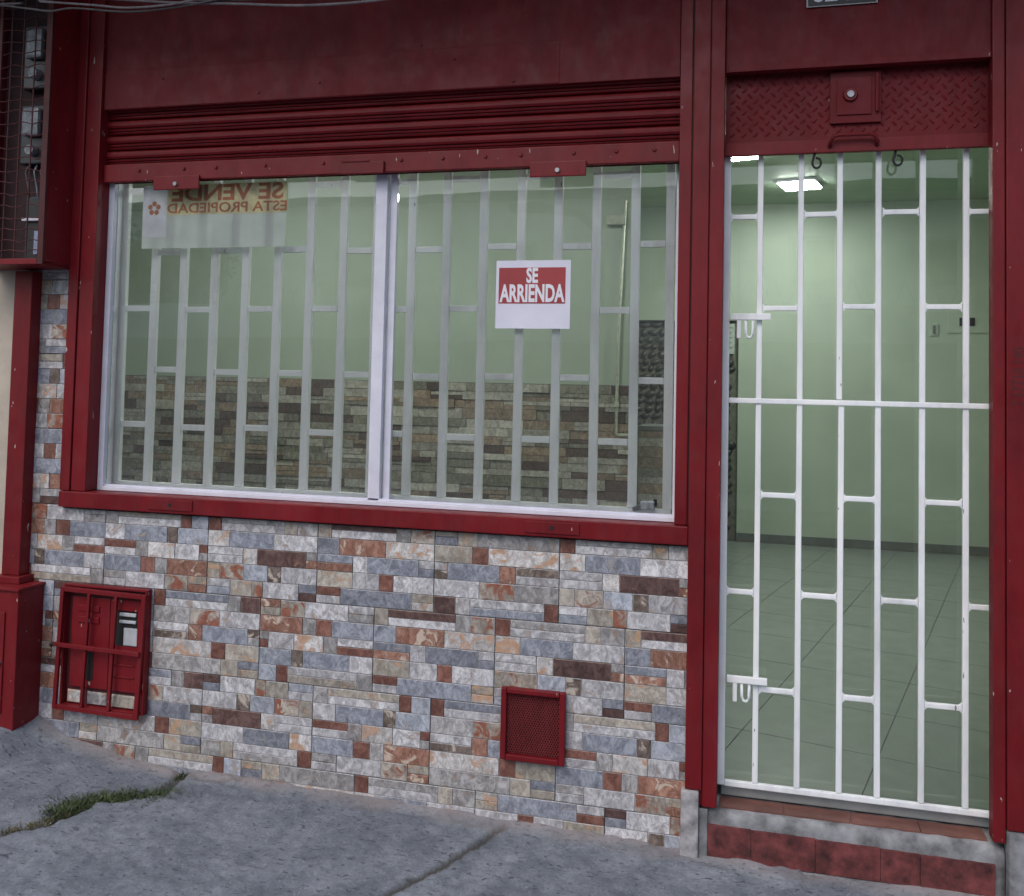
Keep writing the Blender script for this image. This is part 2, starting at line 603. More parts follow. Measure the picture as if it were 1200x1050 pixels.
def build_pavement():
    xs = []
    x = -6.0
    while x < 4.0:
        xs.append(x)
        x += 0.012 if -2.4 < x < 1.9 else 0.08
    ys = []
    y = 0.02
    while y > -2.98:
        ys.append(y)
        y -= 0.012 if y > -1.15 else 0.06
    ys.append(-3.0)
    v, wear = [], []
    for y in ys:
        for x in xs:
            wob = 0.02 * noise.noise(Vector((x * 9, y * 9, 0)))
            z = ground_z(x, y)
            w0 = w1 = 0.0
            if x < 0.8 and y > -2.9:
                d, side = dseg(x + wob, y + wob, CRACK)
                if side < 0 and d < 0.5:          # left slab stands a little higher and rougher
                    z += 0.012 * (1 - math.exp(-d * 60))
                    z += 0.006 * noise.noise(Vector((x * 28, y * 28, 1)))
                elif side < 0:
                    z += 0.012 + 0.006 * noise.noise(Vector((x * 28, y * 28, 1)))
                if d < 0.03:
                    k = 1 - d / 0.03
                    z -= 0.022 * k
                    w0 = max(w0, k)
                d, _ = dseg(x + wob * .8, y + wob * .8, HAIR)
                if d < 0.012:
                    z -= 0.010 * (1 - d / 0.012)
                    w0 = max(w0, 0.85 * (1 - d / 0.012))
                d, _ = dseg(x + wob * .25, y, JOINT)
                if d < 0.019:
                    z -= 0.011 * (1 - d / 0.019)
                    w0 = max(w0, min(1, 1.35 * (1 - d / 0.019)))
            # mortar fillet and dust at the foot of the wall
            if y > -0.09:
                k = (y + 0.09) / 0.09 + 0.5 * noise.noise(Vector((x * 7, y * 20, 5)))
                k = max(0, min(1, k))
                z += 0.012 * k * k
                w1 = 0.6 * k
            z += 0.0035 * noise.noise(Vector((x * 12, y * 12, 9)))
            v.append((x, y, z))
            wear.append((w0, w1, 0, 1))
    nx = len(xs)
    f = []
    for j in range(len(ys) - 1):
        for i in range(nx - 1):
            a = j * nx + i
            f.append((a, a + nx, a + nx + 1, a + 1))
    me = bpy.data.meshes.new('pavement')
    me.from_pydata(v, [], f)
    ca = me.color_attributes.new('wear', 'FLOAT_COLOR', 'POINT')
    for i, w in enumerate(wear):
        ca.data[i].color = w
    for p in me.polygons:
        p.use_smooth = True
    me.materials.append(M_pave)
    o = bpy.data.objects.new('pavement', me)
    COL.objects.link(o)
    struct(o)


build_pavement()
g = G()
g.quadbox(-60, 60, -3.16, -3.0, -0.60, -0.105)
struct(g.build('kerb', M_cement, bevel=0.01))
g = G()
g.v += [(-60, -3.15, -0.24), (60, -3.15, -0.24), (60, -9.0, -0.24), (-60, -9.0, -0.24)]
g.f.append((0, 3, 2, 1))
struct(g.build('road', M_asph))
g = G()
g.v += [(-120, -120, -0.6), (120, -120, -0.6), (120, 120, -0.6), (-120, 120, -0.6)]
g.f.append((0, 1, 2, 3))
struct(g.build('ground', M_cement))
struct(box('opposite_pavement', (-60, 60, -11.0, -9.0, -0.6, -0.10), M_cement))

# grass along the crack ---------------------------------------------------------
M_grass = simple('grass_blades', (0.075, 0.11, 0.04), 0.6, 0, 14, 0.3)
M_dry = simple('dry_grass_blades', (0.13, 0.11, 0.05), 0.7, 0, 14, 0.3)


def blades(name, pts, mat, h0, h1):
    gg = G()
    for (x, y) in pts:
        z = ground_z(x, y) - 0.004
        for q in range(1):
            h = random.uniform(h0, h1)
            a = random.uniform(0, 6.283)
            w = random.uniform(0.0011, 0.0022)
            lean = random.uniform(0.2, 1.5) * h
            la = random.uniform(0, 6.283)
            dx, dy = math.cos(a) * w, math.sin(a) * w
            lx, ly = math.cos(la) * lean, math.sin(la) * lean
            o = len(gg.v)
            gg.v += [(x - dx, y - dy, z), (x + dx, y + dy, z), (x + dx * .8 + lx * .4, y + dy * .8 + ly * .4, z + h * .6), (x - dx * .8 + lx * .4, y - dy * .8 + ly * .4, z + h * .6), (x + lx, y + ly, z + h)]
            gg.f += [(o, o + 1, o + 2, o + 3), (o + 3, o + 2, o + 4)]
    return gg.build(name, mat)


def along(line, n, spread):
    out = []
    L = [math.dist(a, b) for a, b in zip(line, line[1:])]
    tot = sum(L)
    for _ in range(n):
        s = random.random() * tot
        for (a, b), l_ in zip(zip(line, line[1:]), L):
            if s <= l_:
                t = s / l_
                sp = spread(s) if callable(spread) else spread
                out.append((a[0] + (b[0] - a[0]) * t + random.gauss(0, sp), a[1] + (b[1] - a[1]) * t + random.gauss(0, sp)))
                break
            s -= l_
    return out


seg1 = [(-1.625, -0.45), (-1.58, -0.36), (-1.52, -0.275), (-1.44, -0.225), (-1.365, -0.20), (-1.31, -0.18)]
g1 = blades('grass', along(seg1, 2700, 0.026) + along([(-1.60, -0.40), (-1.50, -0.27), (-1.30, -0.19)], 700, 0.040) + along([(-1.41, -0.06), (-1.40, -0.005)], 90, 0.010), M_grass, 0.006, 0.027)
stuff(g1)
tag(g1, 'short green grass tuft growing out of the curved pavement crack', 'grass')
g2 = blades('grass', along([(-1.80, -0.80), (-1.68, -0.607), (-1.60, -0.49), (-1.56, -0.36)], 650, 0.012) + along([(-1.44, -0.2), (-1.41, -0.09)], 45, 0.005), M_dry, 0.006, 0.02)
stuff(g2)
tag(g2, 'thin yellowish grass in the lower left end of the pavement crack', 'grass')
g3 = blades('grass', along([(0.07, -0.40), (0.16, -0.385)], 170, 0.018), M_grass, 0.005, 0.014)
stuff(g3)
tag(g3, 'tiny patch of weeds on the pavement at the bottom edge', 'grass')
g = G()
for _ in range(420):
    x, y = random.uniform(-2.2, 1.4), random.uniform(-0.9, -0.02)
    r = random.uniform(0.001, 0.0032)
    z = ground_z(x, y) + r * .3
    o = len(g.v)
    g.v += [(x - r, y - r * .7, z), (x + r, y - r, z), (x + r * .8, y + r, z), (x - r, y + r * .8, z), (x, y, z + r)]
    g.f += [(o, o + 1, o + 4), (o + 1, o + 2, o + 4), (o + 2, o + 3, o + 4), (o + 3, o, o + 4)]
gr = stuff(g.build('gravel', simple('gravel_bits', (0.33, 0.33, 0.35), 0.8)))
tag(gr, 'loose grit and tiny stones scattered over the pavement', 'gravel')

# ------------------------------------------------------------------ tiled facade wall
H = 0.29765
P1 = [[(0, .19, 'T/B'), (.19, .35, 'T'), (.35, 1, 'G')],
      [(0, .31, 'T'), (.31, .44, 'R'), (.44, 1, 'M')],
      [(0, .11, 'W/K'), (.11, .53, 'B'), (.53, .66, 'O'), (.66, 1, 'K/W')],
      [(0, .37, 'W'), (.37, .65, 'Q'), (.65, 1, 'G')],
      [(0, .18, 'N'), (.18, .3, 'G'), (.3, .89, 'W/B'), (.89, 1, 'R')]]
P2 = [[(0, .12, 'R'), (.12, .7, 'G/W'), (.7, .82, 'T'), (.82, 1, 'G')],
      [(0, .2, 'M'), (.2, .61, 'B'), (.61, 1, 'W')],
      [(0, .33, 'W/W'), (.33, .46, 'M'), (.46, .9, 'N'), (.9, 1, 'G/O')],
      [(0, .12, 'T'), (.12, .34, 'Q'), (.34, .56, 'L'), (.56, .68, 'K'), (.68, 1, 'W')],
      [(0, .22, 'W/L'), (.22, .42, 'T'), (.42, .52, 'Q'), (.52, .84, 'W'), (.84, 1, 'B/N')]]
P3 = [[(0, .12, 'T'), (.12, .68, 'N/W'), (.68, .8, 'G'), (.8, 1, 'Q')],
      [(0, .19, 'B'), (.19, .59, 'O'), (.59, 1, 'M')],
      [(0, .31, 'B/O'), (.31, .44, 'W'), (.44, .87, 'B'), (.87, 1, 'W/B')],
      [(0, .31, 'T'), (.31, .54, 'W'), (.54, .66, 'R'), (.66, 1, 'W')],
      [(0, .21, 'R/W'), (.21, .82, 'B'), (.82, 1, 'T/M')]]
P5 = [[(0, .13, 'G'), (.13, .74, 'T/W'), (.74, .84, 'R'), (.84, 1, 'L')],
      [(0, .2, 'W'), (.2, .61, 'B'), (.61, .71, 'K'), (.71, 1, 'L')],
      [(0, .31, 'R/W'), (.31, .43, 'G'), (.43, .69, 'M'), (.69, .92, 'W'), (.92, 1, 'R/G')],
      [(0, .36, 'B'), (.36, .5, 'R'), (.5, .62, 'G'), (.62, 1, 'O')],
      [(0, .22, 'G/W'), (.22, .6, 'W'), (.6, .82, 'Q'), (.82, 1, 'T/O')]]


def rotp(p):
    return [[(1 - b, 1 - a, '/'.join(k.split('/')[::-1])) for a, b, k in reversed(c)] for c in reversed(p)]


rows = [  # z of the bottom of the row, [(x left, panel)]
    (0.62, [(0, P2), (-.45, P1), (-.9, P3), (-1.35, P2), (-1.8, P5), (-2.25, rotp(P5))]),
    (0.62 - H, [(.228, P3), (-.222, P2), (-.672, P3), (-1.122, rotp(P5)), (-1.572, rotp(P1)), (-2.022, rotp(P2)), (-2.472, P5)]),
    (0.62 - 2 * H, [(0, P5), (-.45, rotp(P1)), (-.9, P5), (-1.35, rotp(P2)), (-1.8, rotp(P1)), (-2.25, P3)]),
    (0.62 - 3 * H, [(.17, rotp(P2)), (-.28, rotp(P3)), (-.73, P2), (-1.18, P1), (-1.63, P5), (-2.08, P3)]),
    (0.62 + H, [(-2.25, rotp(P3)), (-2.68, P1)]),
    (0.62 + 2 * H, [(-2.36, P5), ]),
    (0.62 + 3 * H, [(-2.25, P1)]),
    (0.62 + 4 * H, [(-2.30, rotp(P2))]),
]
wall = thing('tiled_wall', 'low shop wall faced with grey, rust and brown split stone tiles', 'wall', (-0.8, 0.0, -0.06))
box('wall_core', (-2.32, 0.530, 0.010, 0.16, -0.4, 0.905), M_groutd, wall)
box('wall_core', (-2.32, -1.96, 0.010, 0.16, 0.905, 3.13), M_groutd, wall)
# pale joint compound behind the pieces, cut by the dark panel joints
RG = [(-2.15, 0.433, -0.14, 0.906), (-2.15, -1.995, 0.906, 1.86)]
pieces = []
gg = G()
for zb, pans in rows:
    for xl, pan in pans:
        for (rx0, rx1, rz0, rz1) in RG:
            a, b = max(xl + .0012, rx0), min(xl + .45 - .0012, rx1)
            c, d = max(zb + .0012, rz0), min(zb + H - .0012, rz1)
            if b - a > 0.004 and d - c > 0.004:
                gg.quadbox(a, b, 0.0012, 0.0098, c, d)
        for ci, course in enumerate(pan):
            zt = zb + H - ci * H / 5
            z0 = zt - H / 5
            for fa, fb, k in course:
                kk = k.split('/')
                for q, code in enumerate(kk):
                    zz1 = zt - (H / 10 if q == 1 else 0)
                    zz0 = z0 + (H / 10 if (q == 0 and len(kk) == 2) else 0)
                    px0, px1 = xl + .45 * fa, xl + .45 * fb
                    ia = 0.0008
                    px0 += ia if fa > 0 else 0.0016
                    px1 -= ia if fb < 1 else 0.0016
                    pz0 = zz0 + (0.0016 if (ci == 4 and zz0 == z0) else ia)
                    pz1 = zz1 - (0.0016 if (ci == 0 and zz1 == zt) else ia)
                    for (rx0, rx1, rz0, rz1) in RG:
                        a, b = max(px0, rx0), min(px1, rx1)
                        c, d = max(pz0, rz0), min(pz1, rz1)
                        if b - a > 0.006 and d - c > 0.006:
                            pieces.append((a, b, c, d, code))
gg.build('joint_compound', M_grout, wall)


def hidden(p):
    a, b, c, d, _ = p
    cx, cz = (a + b) / 2, (c + d) / 2
    if d < wall_z(cx) + 0.004:
        return True
    if a > -1.96 and b < -1.62 and c > 0.16 and d < 0.60:
        return True
    if a > -0.18 and b < 0.03 and c > 0.155 and d < 0.39:
        return True
    if b < -2.06 and d < 0.60:
        return True
    return False


pieces.sort(key=lambda p: (hidden(p), -(p[1] - p[0]) * (p[3] - p[2]) * (1 + 0.2 * (p[0] + 2))))
rest = {}
for i, (a, b, c, d, code) in enumerate(pieces):
    y0 = -0.0045 + random.uniform(-0.0016, 0.0016)
    if i < 299:
        G().quadbox(a, b, y0, 0.0008, c, d, 0.0013).build('stone_tile', TM[code], wall, rim=M_rim if code not in 'NRO' else M_rimd)
    else:
        rest.setdefault(code, G()).quadbox(a, b, y0, 0.0008, c, d, 0.0014)
# the small remainder: one part, several materials
me_v, me_f, me_m, mats = [], [], [], []
for code, q in rest.items():
    o = len(me_v)
    me_v += q.v
    me_f += [tuple(i + o for i in f) for f in q.f]
    me_m += [len(mats)] * len(q.f)
    mats.append(TM[code])
me = bpy.data.meshes.new('small_stone_tiles')
me.from_pydata(me_v, [], me_f)
for mt in mats:
    me.materials.append(mt)
for p, k in zip(me.polygons, me_m):
    p.material_index = k
o = bpy.data.objects.new('small_stone_tiles', me)
COL.objects.link(o)
o.parent = wall
o.matrix_parent_inverse = wall.matrix_world.inverted()
stuff(o)
print('TILES', len(pieces))

# ------------------------------------------------------------------ red header, posts
hd = thing('header_panel', 'wide dark red metal fascia above the shop window shutter', 'fascia', (-0.8, 0, 2.485))
G().quadbox(-1.953, 0.384, -0.006, 0.03, 2.487, 3.13).build('sheet', M_redm, hd, bevel=0.002)
g = G()
g.prism([(-0.0062, 2.6425), (-0.0078, 2.6415), (-0.0082, 2.640), (-0.0082, 2.491), (-0.0062, 2.489)], -1.88, -0.035)
g.build('lap_strip', M_redm, hd)
for x, z in ((-1.62, 2.60), (-1.2, 2.52), (-0.95, 2.545), (-.42, 2.60), (-.2, 2.505), (-0.55, 2.66)):
    yy = -0.0082 if z < 2.64 and x < -.04 else -0.006
    G().tube([(x, yy - .0003, z), (x, yy - .0035, z)], [0.006, 0.004], 8).build('rivet', M_redm, hd)
hd2 = thing('header_panel', 'dark red metal fascia above the door under the number plate', 'fascia', (0.95, 0, 2.49))
G().quadbox(0.536, 1.349, -0.006, 0.03, 2.490, 3.13).build('sheet', M_redm, hd2, bevel=0.002)
G().quadbox(0.545, 1.349, -0.010, -0.0062, 2.490, 2.512).build('hem_strip', M_redm, hd2, bevel=0.0015)

lp = thing('red_post', 'wide dark red post left of the window running down to the sill', 'post', (-1.94, 0, 0.91))
G().quadbox(-1.996, -1.952, -0.030, 0.02, 0.9777, 3.13).build('outer_tube', M_red, lp, bevel=0.003)
G().quadbox(-1.949, -1.884, -0.024, 0.08, 0.9777, 3.13).build('inner_tube', M_red, lp, bevel=0.003)

mp_ = thing('red_post', 'thick red grooved pillar between the window and the door', 'pillar', (0.48, 0, 0.08))
G().quadbox(0.386, 0.427, -0.016, 0.09, 0.9777, 3.13).build('window_side_tube', M_red, mp_, bevel=0.003)
G().quadbox(0.433, 0.486, -0.030, 0.03, 0.131, 3.13).build('middle_tube', M_redw, mp_, bevel=0.003)
G().quadbox(0.4885, 0.534, -0.024, 0.07, 0.078, 3.13).build('door_side_tube', M_redw, mp_, bevel=0.003)
G().quadbox(0.4265, 0.4335, -0.008, 0.02, 0.9777, 3.13).build('groove_strip', M_engr, mp_)  # strip in a darker red than the tubes
G().quadbox(0.476, 0.500, -0.012, 0.02, 0.078, 3.13).build('back_plate', M_red, mp_)

rp = thing('red_post', 'red door post at the right edge with faint scratched numbers', 'pillar', (1.45, 0, 0.08))
G().quadbox(1.349, 1.384, -0.022, 0.03, 0.083, 3.13).build('door_side_tube', M_redw, rp, bevel=0.003)
G().quadbox(1.3865, 1.60, -0.028, 0.030, 0.125, 3.13).build('wide_tube', M_redw, rp, bevel=0.003)
G().quadbox(1.383, 1.3875, -0.012, 0.02, 0.125, 3.13).build('groove_strip', M_engr, rp)
mm = Matrix.Translation((1.436, -0.0284, 1.395)) @ FACE @ Matrix.Rotation(math.radians(90), 4, 'Z')
text_obj('scratched_number', '7 17710 140', 0.050, M_engr, rp, mm, sx=0.72, depth=0.0001, align='LEFT')

# sill ----------------------------------------------------------------------------
sl = thing('window_sill', 'long red steel sill with two bolt catches under the shop window', 'sill', (-0.8, -0.02, 0.91))
G().quadbox(-1.996, 0.432, -0.034, 0.10, 0.914, 0.976).build('sill_tube', M_red, sl, bevel=0.004)
for x0, x1 in ((-1.592, -1.402), (-0.115, 0.072)):
    c = G().quadbox(x0, x1, -0.0385, -0.034, 0.926, 0.966).build('bolt_catch', M_redw, sl, bevel=0.0015)
    xm = (x0 + x1) / 2
    G().tube([(xm, -0.0387, 0.946), (xm, -0.0395, 0.946)], 0.0075, 12).build('bolt_hole', M_dark, c)

# ------------------------------------------------------------------ window: frame, sashes, glass
wn = thing('shop_window', 'two pane sliding shop window in a white aluminium frame', 'window', (-0.75, 0.06, 0.977))
G().quadbox(-1.883, -1.858, 0.030, 0.085, 0.9775, 2.47).build('frame', M_alu, wn, bevel=0.002)
G().quadbox(-1.857, 0.385, 0.026, 0.095, 0.9775, 0.993).build('bottom_track', M_alu, wn, bevel=0.002)
G().quadbox(-1.856, 0.384, 0.040, 0.046, 0.9935, 1.001).build('track_rib', M_alu, wn)
s1 = G().quadbox(-0.735, -0.690, 0.040, 0.062, 0.9935, 2.47).build('mullion', M_alu, wn, bevel=0.002)
G().quadbox(-0.686, -0.660, 0.064, 0.084, 0.9935, 2.47).build('mullion', M_alu, wn, bevel=0.002)
G().quadbox(0.372, 0.384, 0.064, 0.084, 0.9935, 2.47).build('frame', M_alu, wn, bevel=0.002)
G().quadbox(-1.857, -0.7355, 0.049, 0.053, 1.0015, 2.47).build('glass', M_glass, wn)
G().quadbox(-0.6595, 0.3715, 0.072, 0.076, 0.9935, 2.47).build('glass', M_glass, wn)
G().quadbox(-1.92, -1.885, 0.0855, 0.12, 0.95, 2.47).build('reveal', M_green, wn)

for o in wn.children:
    o.location.y += 0.014

# window grille ----------------------------------------------------------------------
wg = thing('window_grille', 'pale grey security grille of upright bars inside the shop window', 'grille', (-0.75, 0.12, 0.98))
xsL = [-1.856, -1.711, -1.58, -1.441, -1.303, -1.165, -1.029, -0.891, -0.755]
xsR = [-0.712, -0.612, -0.474, -0.333, -0.190, -0.052, 0.088, 0.228, 0.350]
for xs_ in (xsL, xsR):
    for x in xs_:
        dx = random.uniform(-.003, .003)
        q = G().quadbox(x - .0155, x + .0155, 0.114, 0.134, 1.010, 2.46)
        q.v = [(a + dx * (c - 1.5), b, c) for a, b, c in q.v]
        q.build('bar', M_greyw, wg, bevel=0.002)
    bays = list(zip(xs_, xs_[1:]))
    for i, (a, b) in enumerate(bays):
        odd = (i % 2 == 1) if xs_ is xsL else (i % 2 == 1)
        for z in ((1.932, 1.457) if odd else (2.19, 1.703, 1.236)):
            zz = z + random.uniform(-.005, .005)
            G().quadbox(a + .0172, b - .0172, 0.116, 0.131, zz - .0115, zz + .0115).build('rung', M_greyw, wg, bevel=0.002)
    G().quadbox(xs_[0] - .0145, xs_[-1] + .0145, 0.112, 0.135, 0.9785, 1.0095).build('bottom_rail', M_greyw, wg, bevel=0.002)
# latch block on the rail
lt = thing('latch', 'small grey metal latch resting on the lower rail, right side of the window', 'latch', (0.27, 0.09, 1.0))
g = G()
g.tube([(0.235, 0.098, 1.006), (0.262, 0.098, 1.016), (0.272, 0.098, 1.03)], [0.007, 0.010, 0.012], 8)
g.build('hasp', M_steel, lt, smooth=True)
G().quadbox(0.262, 0.312, 0.084, 0.104, 1.008, 1.040).build('body', simple('latch_grey', (0.24, 0.27, 0.29), 0.5, 0.3, 60, 0.3), lt, bevel=0.006)
G().quadbox(0.306, 0.319, 0.086, 0.102, 1.020, 1.046).build('cap', M_dark, lt, bevel=0.004)

# ------------------------------------------------------------------ window roller shutter
rs = thing('roller_shutter', 'red corrugated roller shutter pulled up above the shop window', 'shutter', (-0.75, 0.05, 2.19))
z = 2.272
k = 0
while z < 2.52:
    p = 0.0615
    prof = [(0.052, z + .001), (0.045, z + .003), (0.042, z + .008), (0.0475, z + .0105), (0.0475, z + .0125), (0.0405, z + .0145), (0.039, z + .0195), (0.0455, z + .022), (0.0455, z + .024),
            (0.0365, z + .0265), (0.0325, z + .034), (0.0320, z + .043), (0.0345, z + .050), (0.042, z + .0545), (0.051, z + .0575), (0.056, z + .0605), (0.060, z + .0605), (0.060, z + .001)]
    G().prism(prof, -1.883, 0.385).build('slat', M_redd, rs)
    z += p
G().quadbox(-1.883, 0.385, 0.0612, 0.0622, 2.2, 2.50).build('leak_blocker', M_redd, rs)  # added hidden sheet, blocks lamp light leaking between the slats
b_ = G().quadbox(-1.883, 0.385, 0.022, 0.046, 2.200, 2.270).build('bottom_bar', M_red, rs, bevel=0.003)
for x0, x1 in ((-1.648, -1.447), (-0.135, 0.066)):
    c = G().quadbox(x0, x1, 0.012, 0.021, 2.160, 2.214).build('lock_plate', M_red, rs, bevel=0.003)
    xm = (x0 + x1) / 2
    G().tube([(xm, 0.012, 2.181), (xm, 0.004, 2.181)], [0.010, 0.008], 12).build('keyhole', M_steel, c)
c = G().quadbox(-0.852, -0.684, 0.010, 0.0215, 2.194, 2.240).build('pull_plate', M_redd, rs, bevel=0.003)
G().quadbox(-0.850, -0.74, 0.004, 0.0095, 2.2405, 2.2445).build('lip', M_red, c)
for x in (-1.72, -1.52, -1.38, -1.17, -0.93, -0.62, -0.46, -0.30, -0.17, 0.02, 0.17, 0.30):
    G().tube([(x, 0.0215, 2.242), (x, 0.016, 2.242)], [0.0075, 0.005], 8).build('rivet', M_red, rs)

for o in rs.children:
    o.location.y -= 0.016

# ------------------------------------------------------------------ posters on the glass
pf = tag(G().quadbox(-0.271, 0.003, 0.0835, 0.0840, 1.632, 1.878).build('rental_poster', M_paper), 'white and red SE ARRIENDA paper sign on the right pane', 'sign')
rp_ = G().quadbox(-0.2605, -0.015, 0.0827, 0.0832, 1.722, 1.852).build('red_field', M_signred, pf)


def T(x, y, z):
    return Matrix.Translation((x, y, z)) @ FACE


text_obj('lettering', 'SE', 0.072, M_letter, pf, T(-0.137, 0.0822, 1.799), sx=0.62, offset=0.0026, depth=0.0002)
text_obj('lettering', 'ARRIENDA', 0.086, M_letter, pf, T(-0.137, 0.0822, 1.730), sx=0.565, offset=0.0030, depth=0.0002)

M_pap2 = simple('grey_back_of_poster', (0.70, 0.74, 0.72), 0.7, 0, 8, 0.05)
M_pap3 = simple('show_through_cream', (0.82, 0.78, 0.58), 0.7, 0, 20, 0.1)
M_pap4 = simple('show_through_orange', (0.66, 0.34, 0.22), 0.7, 0, 20, 0.1)
M_pap5 = simple('show_through_white', (0.84, 0.85, 0.88), 0.7, 0, 20, 0.05)
for mt_p in (M_pap2, M_pap3, M_pap4, M_pap5):
    n_, l_ = mt_p.node_tree.nodes, mt_p.node_tree.links
    b_n = n_['Principled BSDF']
    tl = n_.new('ShaderNodeBsdfTranslucent')
    l_.new(b_n.inputs['Base Color'].links[0].from_socket, tl.inputs[0])
    ms = n_.new('ShaderNodeMixShader')
    ms.inputs[0].default_value = 0.7
    l_.new(b_n.outputs[0], ms.inputs[1])
    l_.new(tl.outputs[0], ms.inputs[2])
    l_.new(ms.outputs[0], n_['Material Output'].inputs[0])
pv = tag(G().quadbox(-1.735, -1.105, 0.0600, 0.0605, 1.940, 2.192).build('sale_poster', M_pap2), 'faded SE VENDE ESTA PROPIEDAD paper poster with mirrored lettering on the left pane', 'sign')
G().quadbox(-1.625, -1.105, 0.0593, 0.0598, 2.072, 2.191).build('cream_field', M_pap3, pv)
G().quadbox(-1.735, -1.6275, 0.0593, 0.0598, 1.985, 2.188).build('white_field', M_pap5, pv)


def TM_(x, y, z):
    return Matrix.Translation((x, y, z)) @ FACE @ Matrix.Diagonal((-1, 1, 1, 1))


text_obj('mirrored_lettering', 'SE VENDE', 0.086, M_pap4, pv, TM_(-1.362, 0.0589, 2.128), sx=1.30, offset=0.0025, depth=0.0001)
text_obj('mirrored_lettering', 'ESTA PROPIEDAD', 0.054, M_pap4, pv, TM_(-1.362, 0.0589, 2.080), sx=1.24, offset=0.001, depth=0.0001)
g = G()
for i in range(5):
    a = i * math.pi / 2.5 + .3
    cx, cz = -1.683 + 0.019 * math.cos(a), 2.100 + 0.019 * math.sin(a)
    o = len(g.v)
    for k in range(8):
        t = k * math.pi / 4
        g.v.append((cx + 0.0108 * math.cos(t), 0.0590, cz + 0.0108 * math.sin(t)))
    g.f.append(tuple(range(o, o + 8)))
g.build('flower_emblem', M_pap4, pv)

# ------------------------------------------------------------------ door: shutter, grille, step
ds = thing('door_shutter', 'red tread plate door shutter raised above the entrance with a square lock box', 'shutter', (0.94, 0.04, 2.2))
g = G()
g.quadbox(0.536, 1.384, 0.044, 0.052, 2.262, 2.50)


def lozenge(g, x, z, a):
    L, w, h = 0.0125, 0.0046, 0.0026
    ca, sa = math.cos(a), math.sin(a)
    o = len(g.v)
    ring = [(-L, 0), (-L * .5, -w), (L * .5, -w), (L, 0), (L * .5, w), (-L * .5, w)]
    for (u, v_) in ring:
        g.v.append((x + u * ca - v_ * sa, 0.044, z + u * sa + v_ * ca))
    for (u, v_) in ((-L * .5, 0), (L * .5, 0)):
        g.v.append((x + u * ca - v_ * sa, 0.044 - h, z + u * sa + v_ * ca))
    g.f += [(o, o + 1, o + 6), (o + 1, o + 2, o + 7, o + 6), (o + 2, o + 3, o + 7), (o + 3, o + 4, o + 7), (o + 4, o + 5, o + 6, o + 7), (o + 5, o, o + 6)]


st_ = 0.0268
for i in range(-40, 60):
    for j in range(-40, 60):
        x = 0.54 + (i - j) * st_ * 0.7071
        zz = 2.27 + (i + j) * st_ * 0.7071
        if 0.549 < x < 1.336 and 2.272 < zz < 2.49:
            lozenge(g, x, zz, math.radians(45 if (i + j) % 2 else -45) + random.uniform(-.06, .06))
plate = g.build('tread_plate', M_redm, ds)
g = G().quadbox(0.536, 1.384, 0.034, 0.056, 2.218, 2.261)
g.build('bottom_rail', M_redw, ds, bevel=0.002)
lb = G().quadbox(0.872, 1.030, 0.0315, 0.041, 2.312, 2.484).build('lock_box', M_redm, ds, bevel=0.002)
G().quadbox(0.893, 1.000, 0.026, 0.0312, 2.338, 2.462).build('lock_door', M_redm, lb, bevel=0.002)
G().tube([(0.934, 0.026, 2.403), (0.934, 0.016, 2.403)], [0.024, 0.020], 20).build('lock_ring', M_redd, lb)
G().tube([(0.934, 0.0158, 2.403), (0.934, 0.010, 2.403)], [0.013, 0.011], 16).build('lock_cylinder', M_steel, lb)
G().tube([(1.017, 0.024, 2.345), (1.017, 0.024, 2.47)], 0.006, 8).build('hinge', M_redm, lb)
G().tube([(0.872, 0.036, 2.235), (0.872, 0.018, 2.245), (0.880, 0.012, 2.262), (0.895, 0.010, 2.268), (0.995, 0.010, 2.268), (1.010, 0.012, 2.262), (1.018, 0.018, 2.245), (1.018, 0.036, 2.235)], 0.0062, 10).build('pull_handle', M_redm, ds, smooth=True)
for x in (0.831, 1.083):
    g = G()
    pts = [(x - .004, 0.05, 2.222), (x - .010, 0.05, 2.200)]
    for k in range(9):
        a = math.pi * (0.95 + k * 0.16)
        pts.append((x + .001 + 0.0135 * math.cos(a), 0.05, 2.188 + 0.018 * math.sin(a)))
    pts += [(x + .012, 0.05, 2.2), (x - .002, 0.05, 2.205)]
    h = g.tube(pts, 0.0042, 8).build('hook', M_black, ds, smooth=True)

dg = thing('door_grille', 'white tubular steel grille closing the shop doorway', 'grille', (0.95, 0.08, 0.12))
rT = 0.0092
xs_ = [0.547, 0.654, 0.786, 0.910, 1.032, 1.163, 1.292, 1.425]


def flat(x0, xb, z0, z1, nm, y0=0.071, y1=0.087, lean=0.0, b=0.0035):
    q = G().quadbox(x0, xb, y0, y1, z0, z1)
    q.v = [(a + lean * (c - z0), d, c) for a, d, c in q.v]
    return q.build(nm, M_white, dg, bevel=b)


def fillet(x, z, sx, sz):
    """weld bead in the corner where a rung meets an upright"""
    q = G()
    k = 0.0085
    o = [(x, z), (x + sx * k, z), (x + sx * k * .42, z + sz * k * .42), (x, z + sz * k)]
    if sx * sz < 0:
        o = o[::-1]
    q.v = [(a, 0.0735, c) for a, c in o] + [(a, 0.0845, c) for a, c in o]
    q.f = [(0, 1, 2, 3), (7, 6, 5, 4), (0, 4, 5, 1), (1, 5, 6, 2), (2, 6, 7, 3), (3, 7, 4, 0)]
    return q


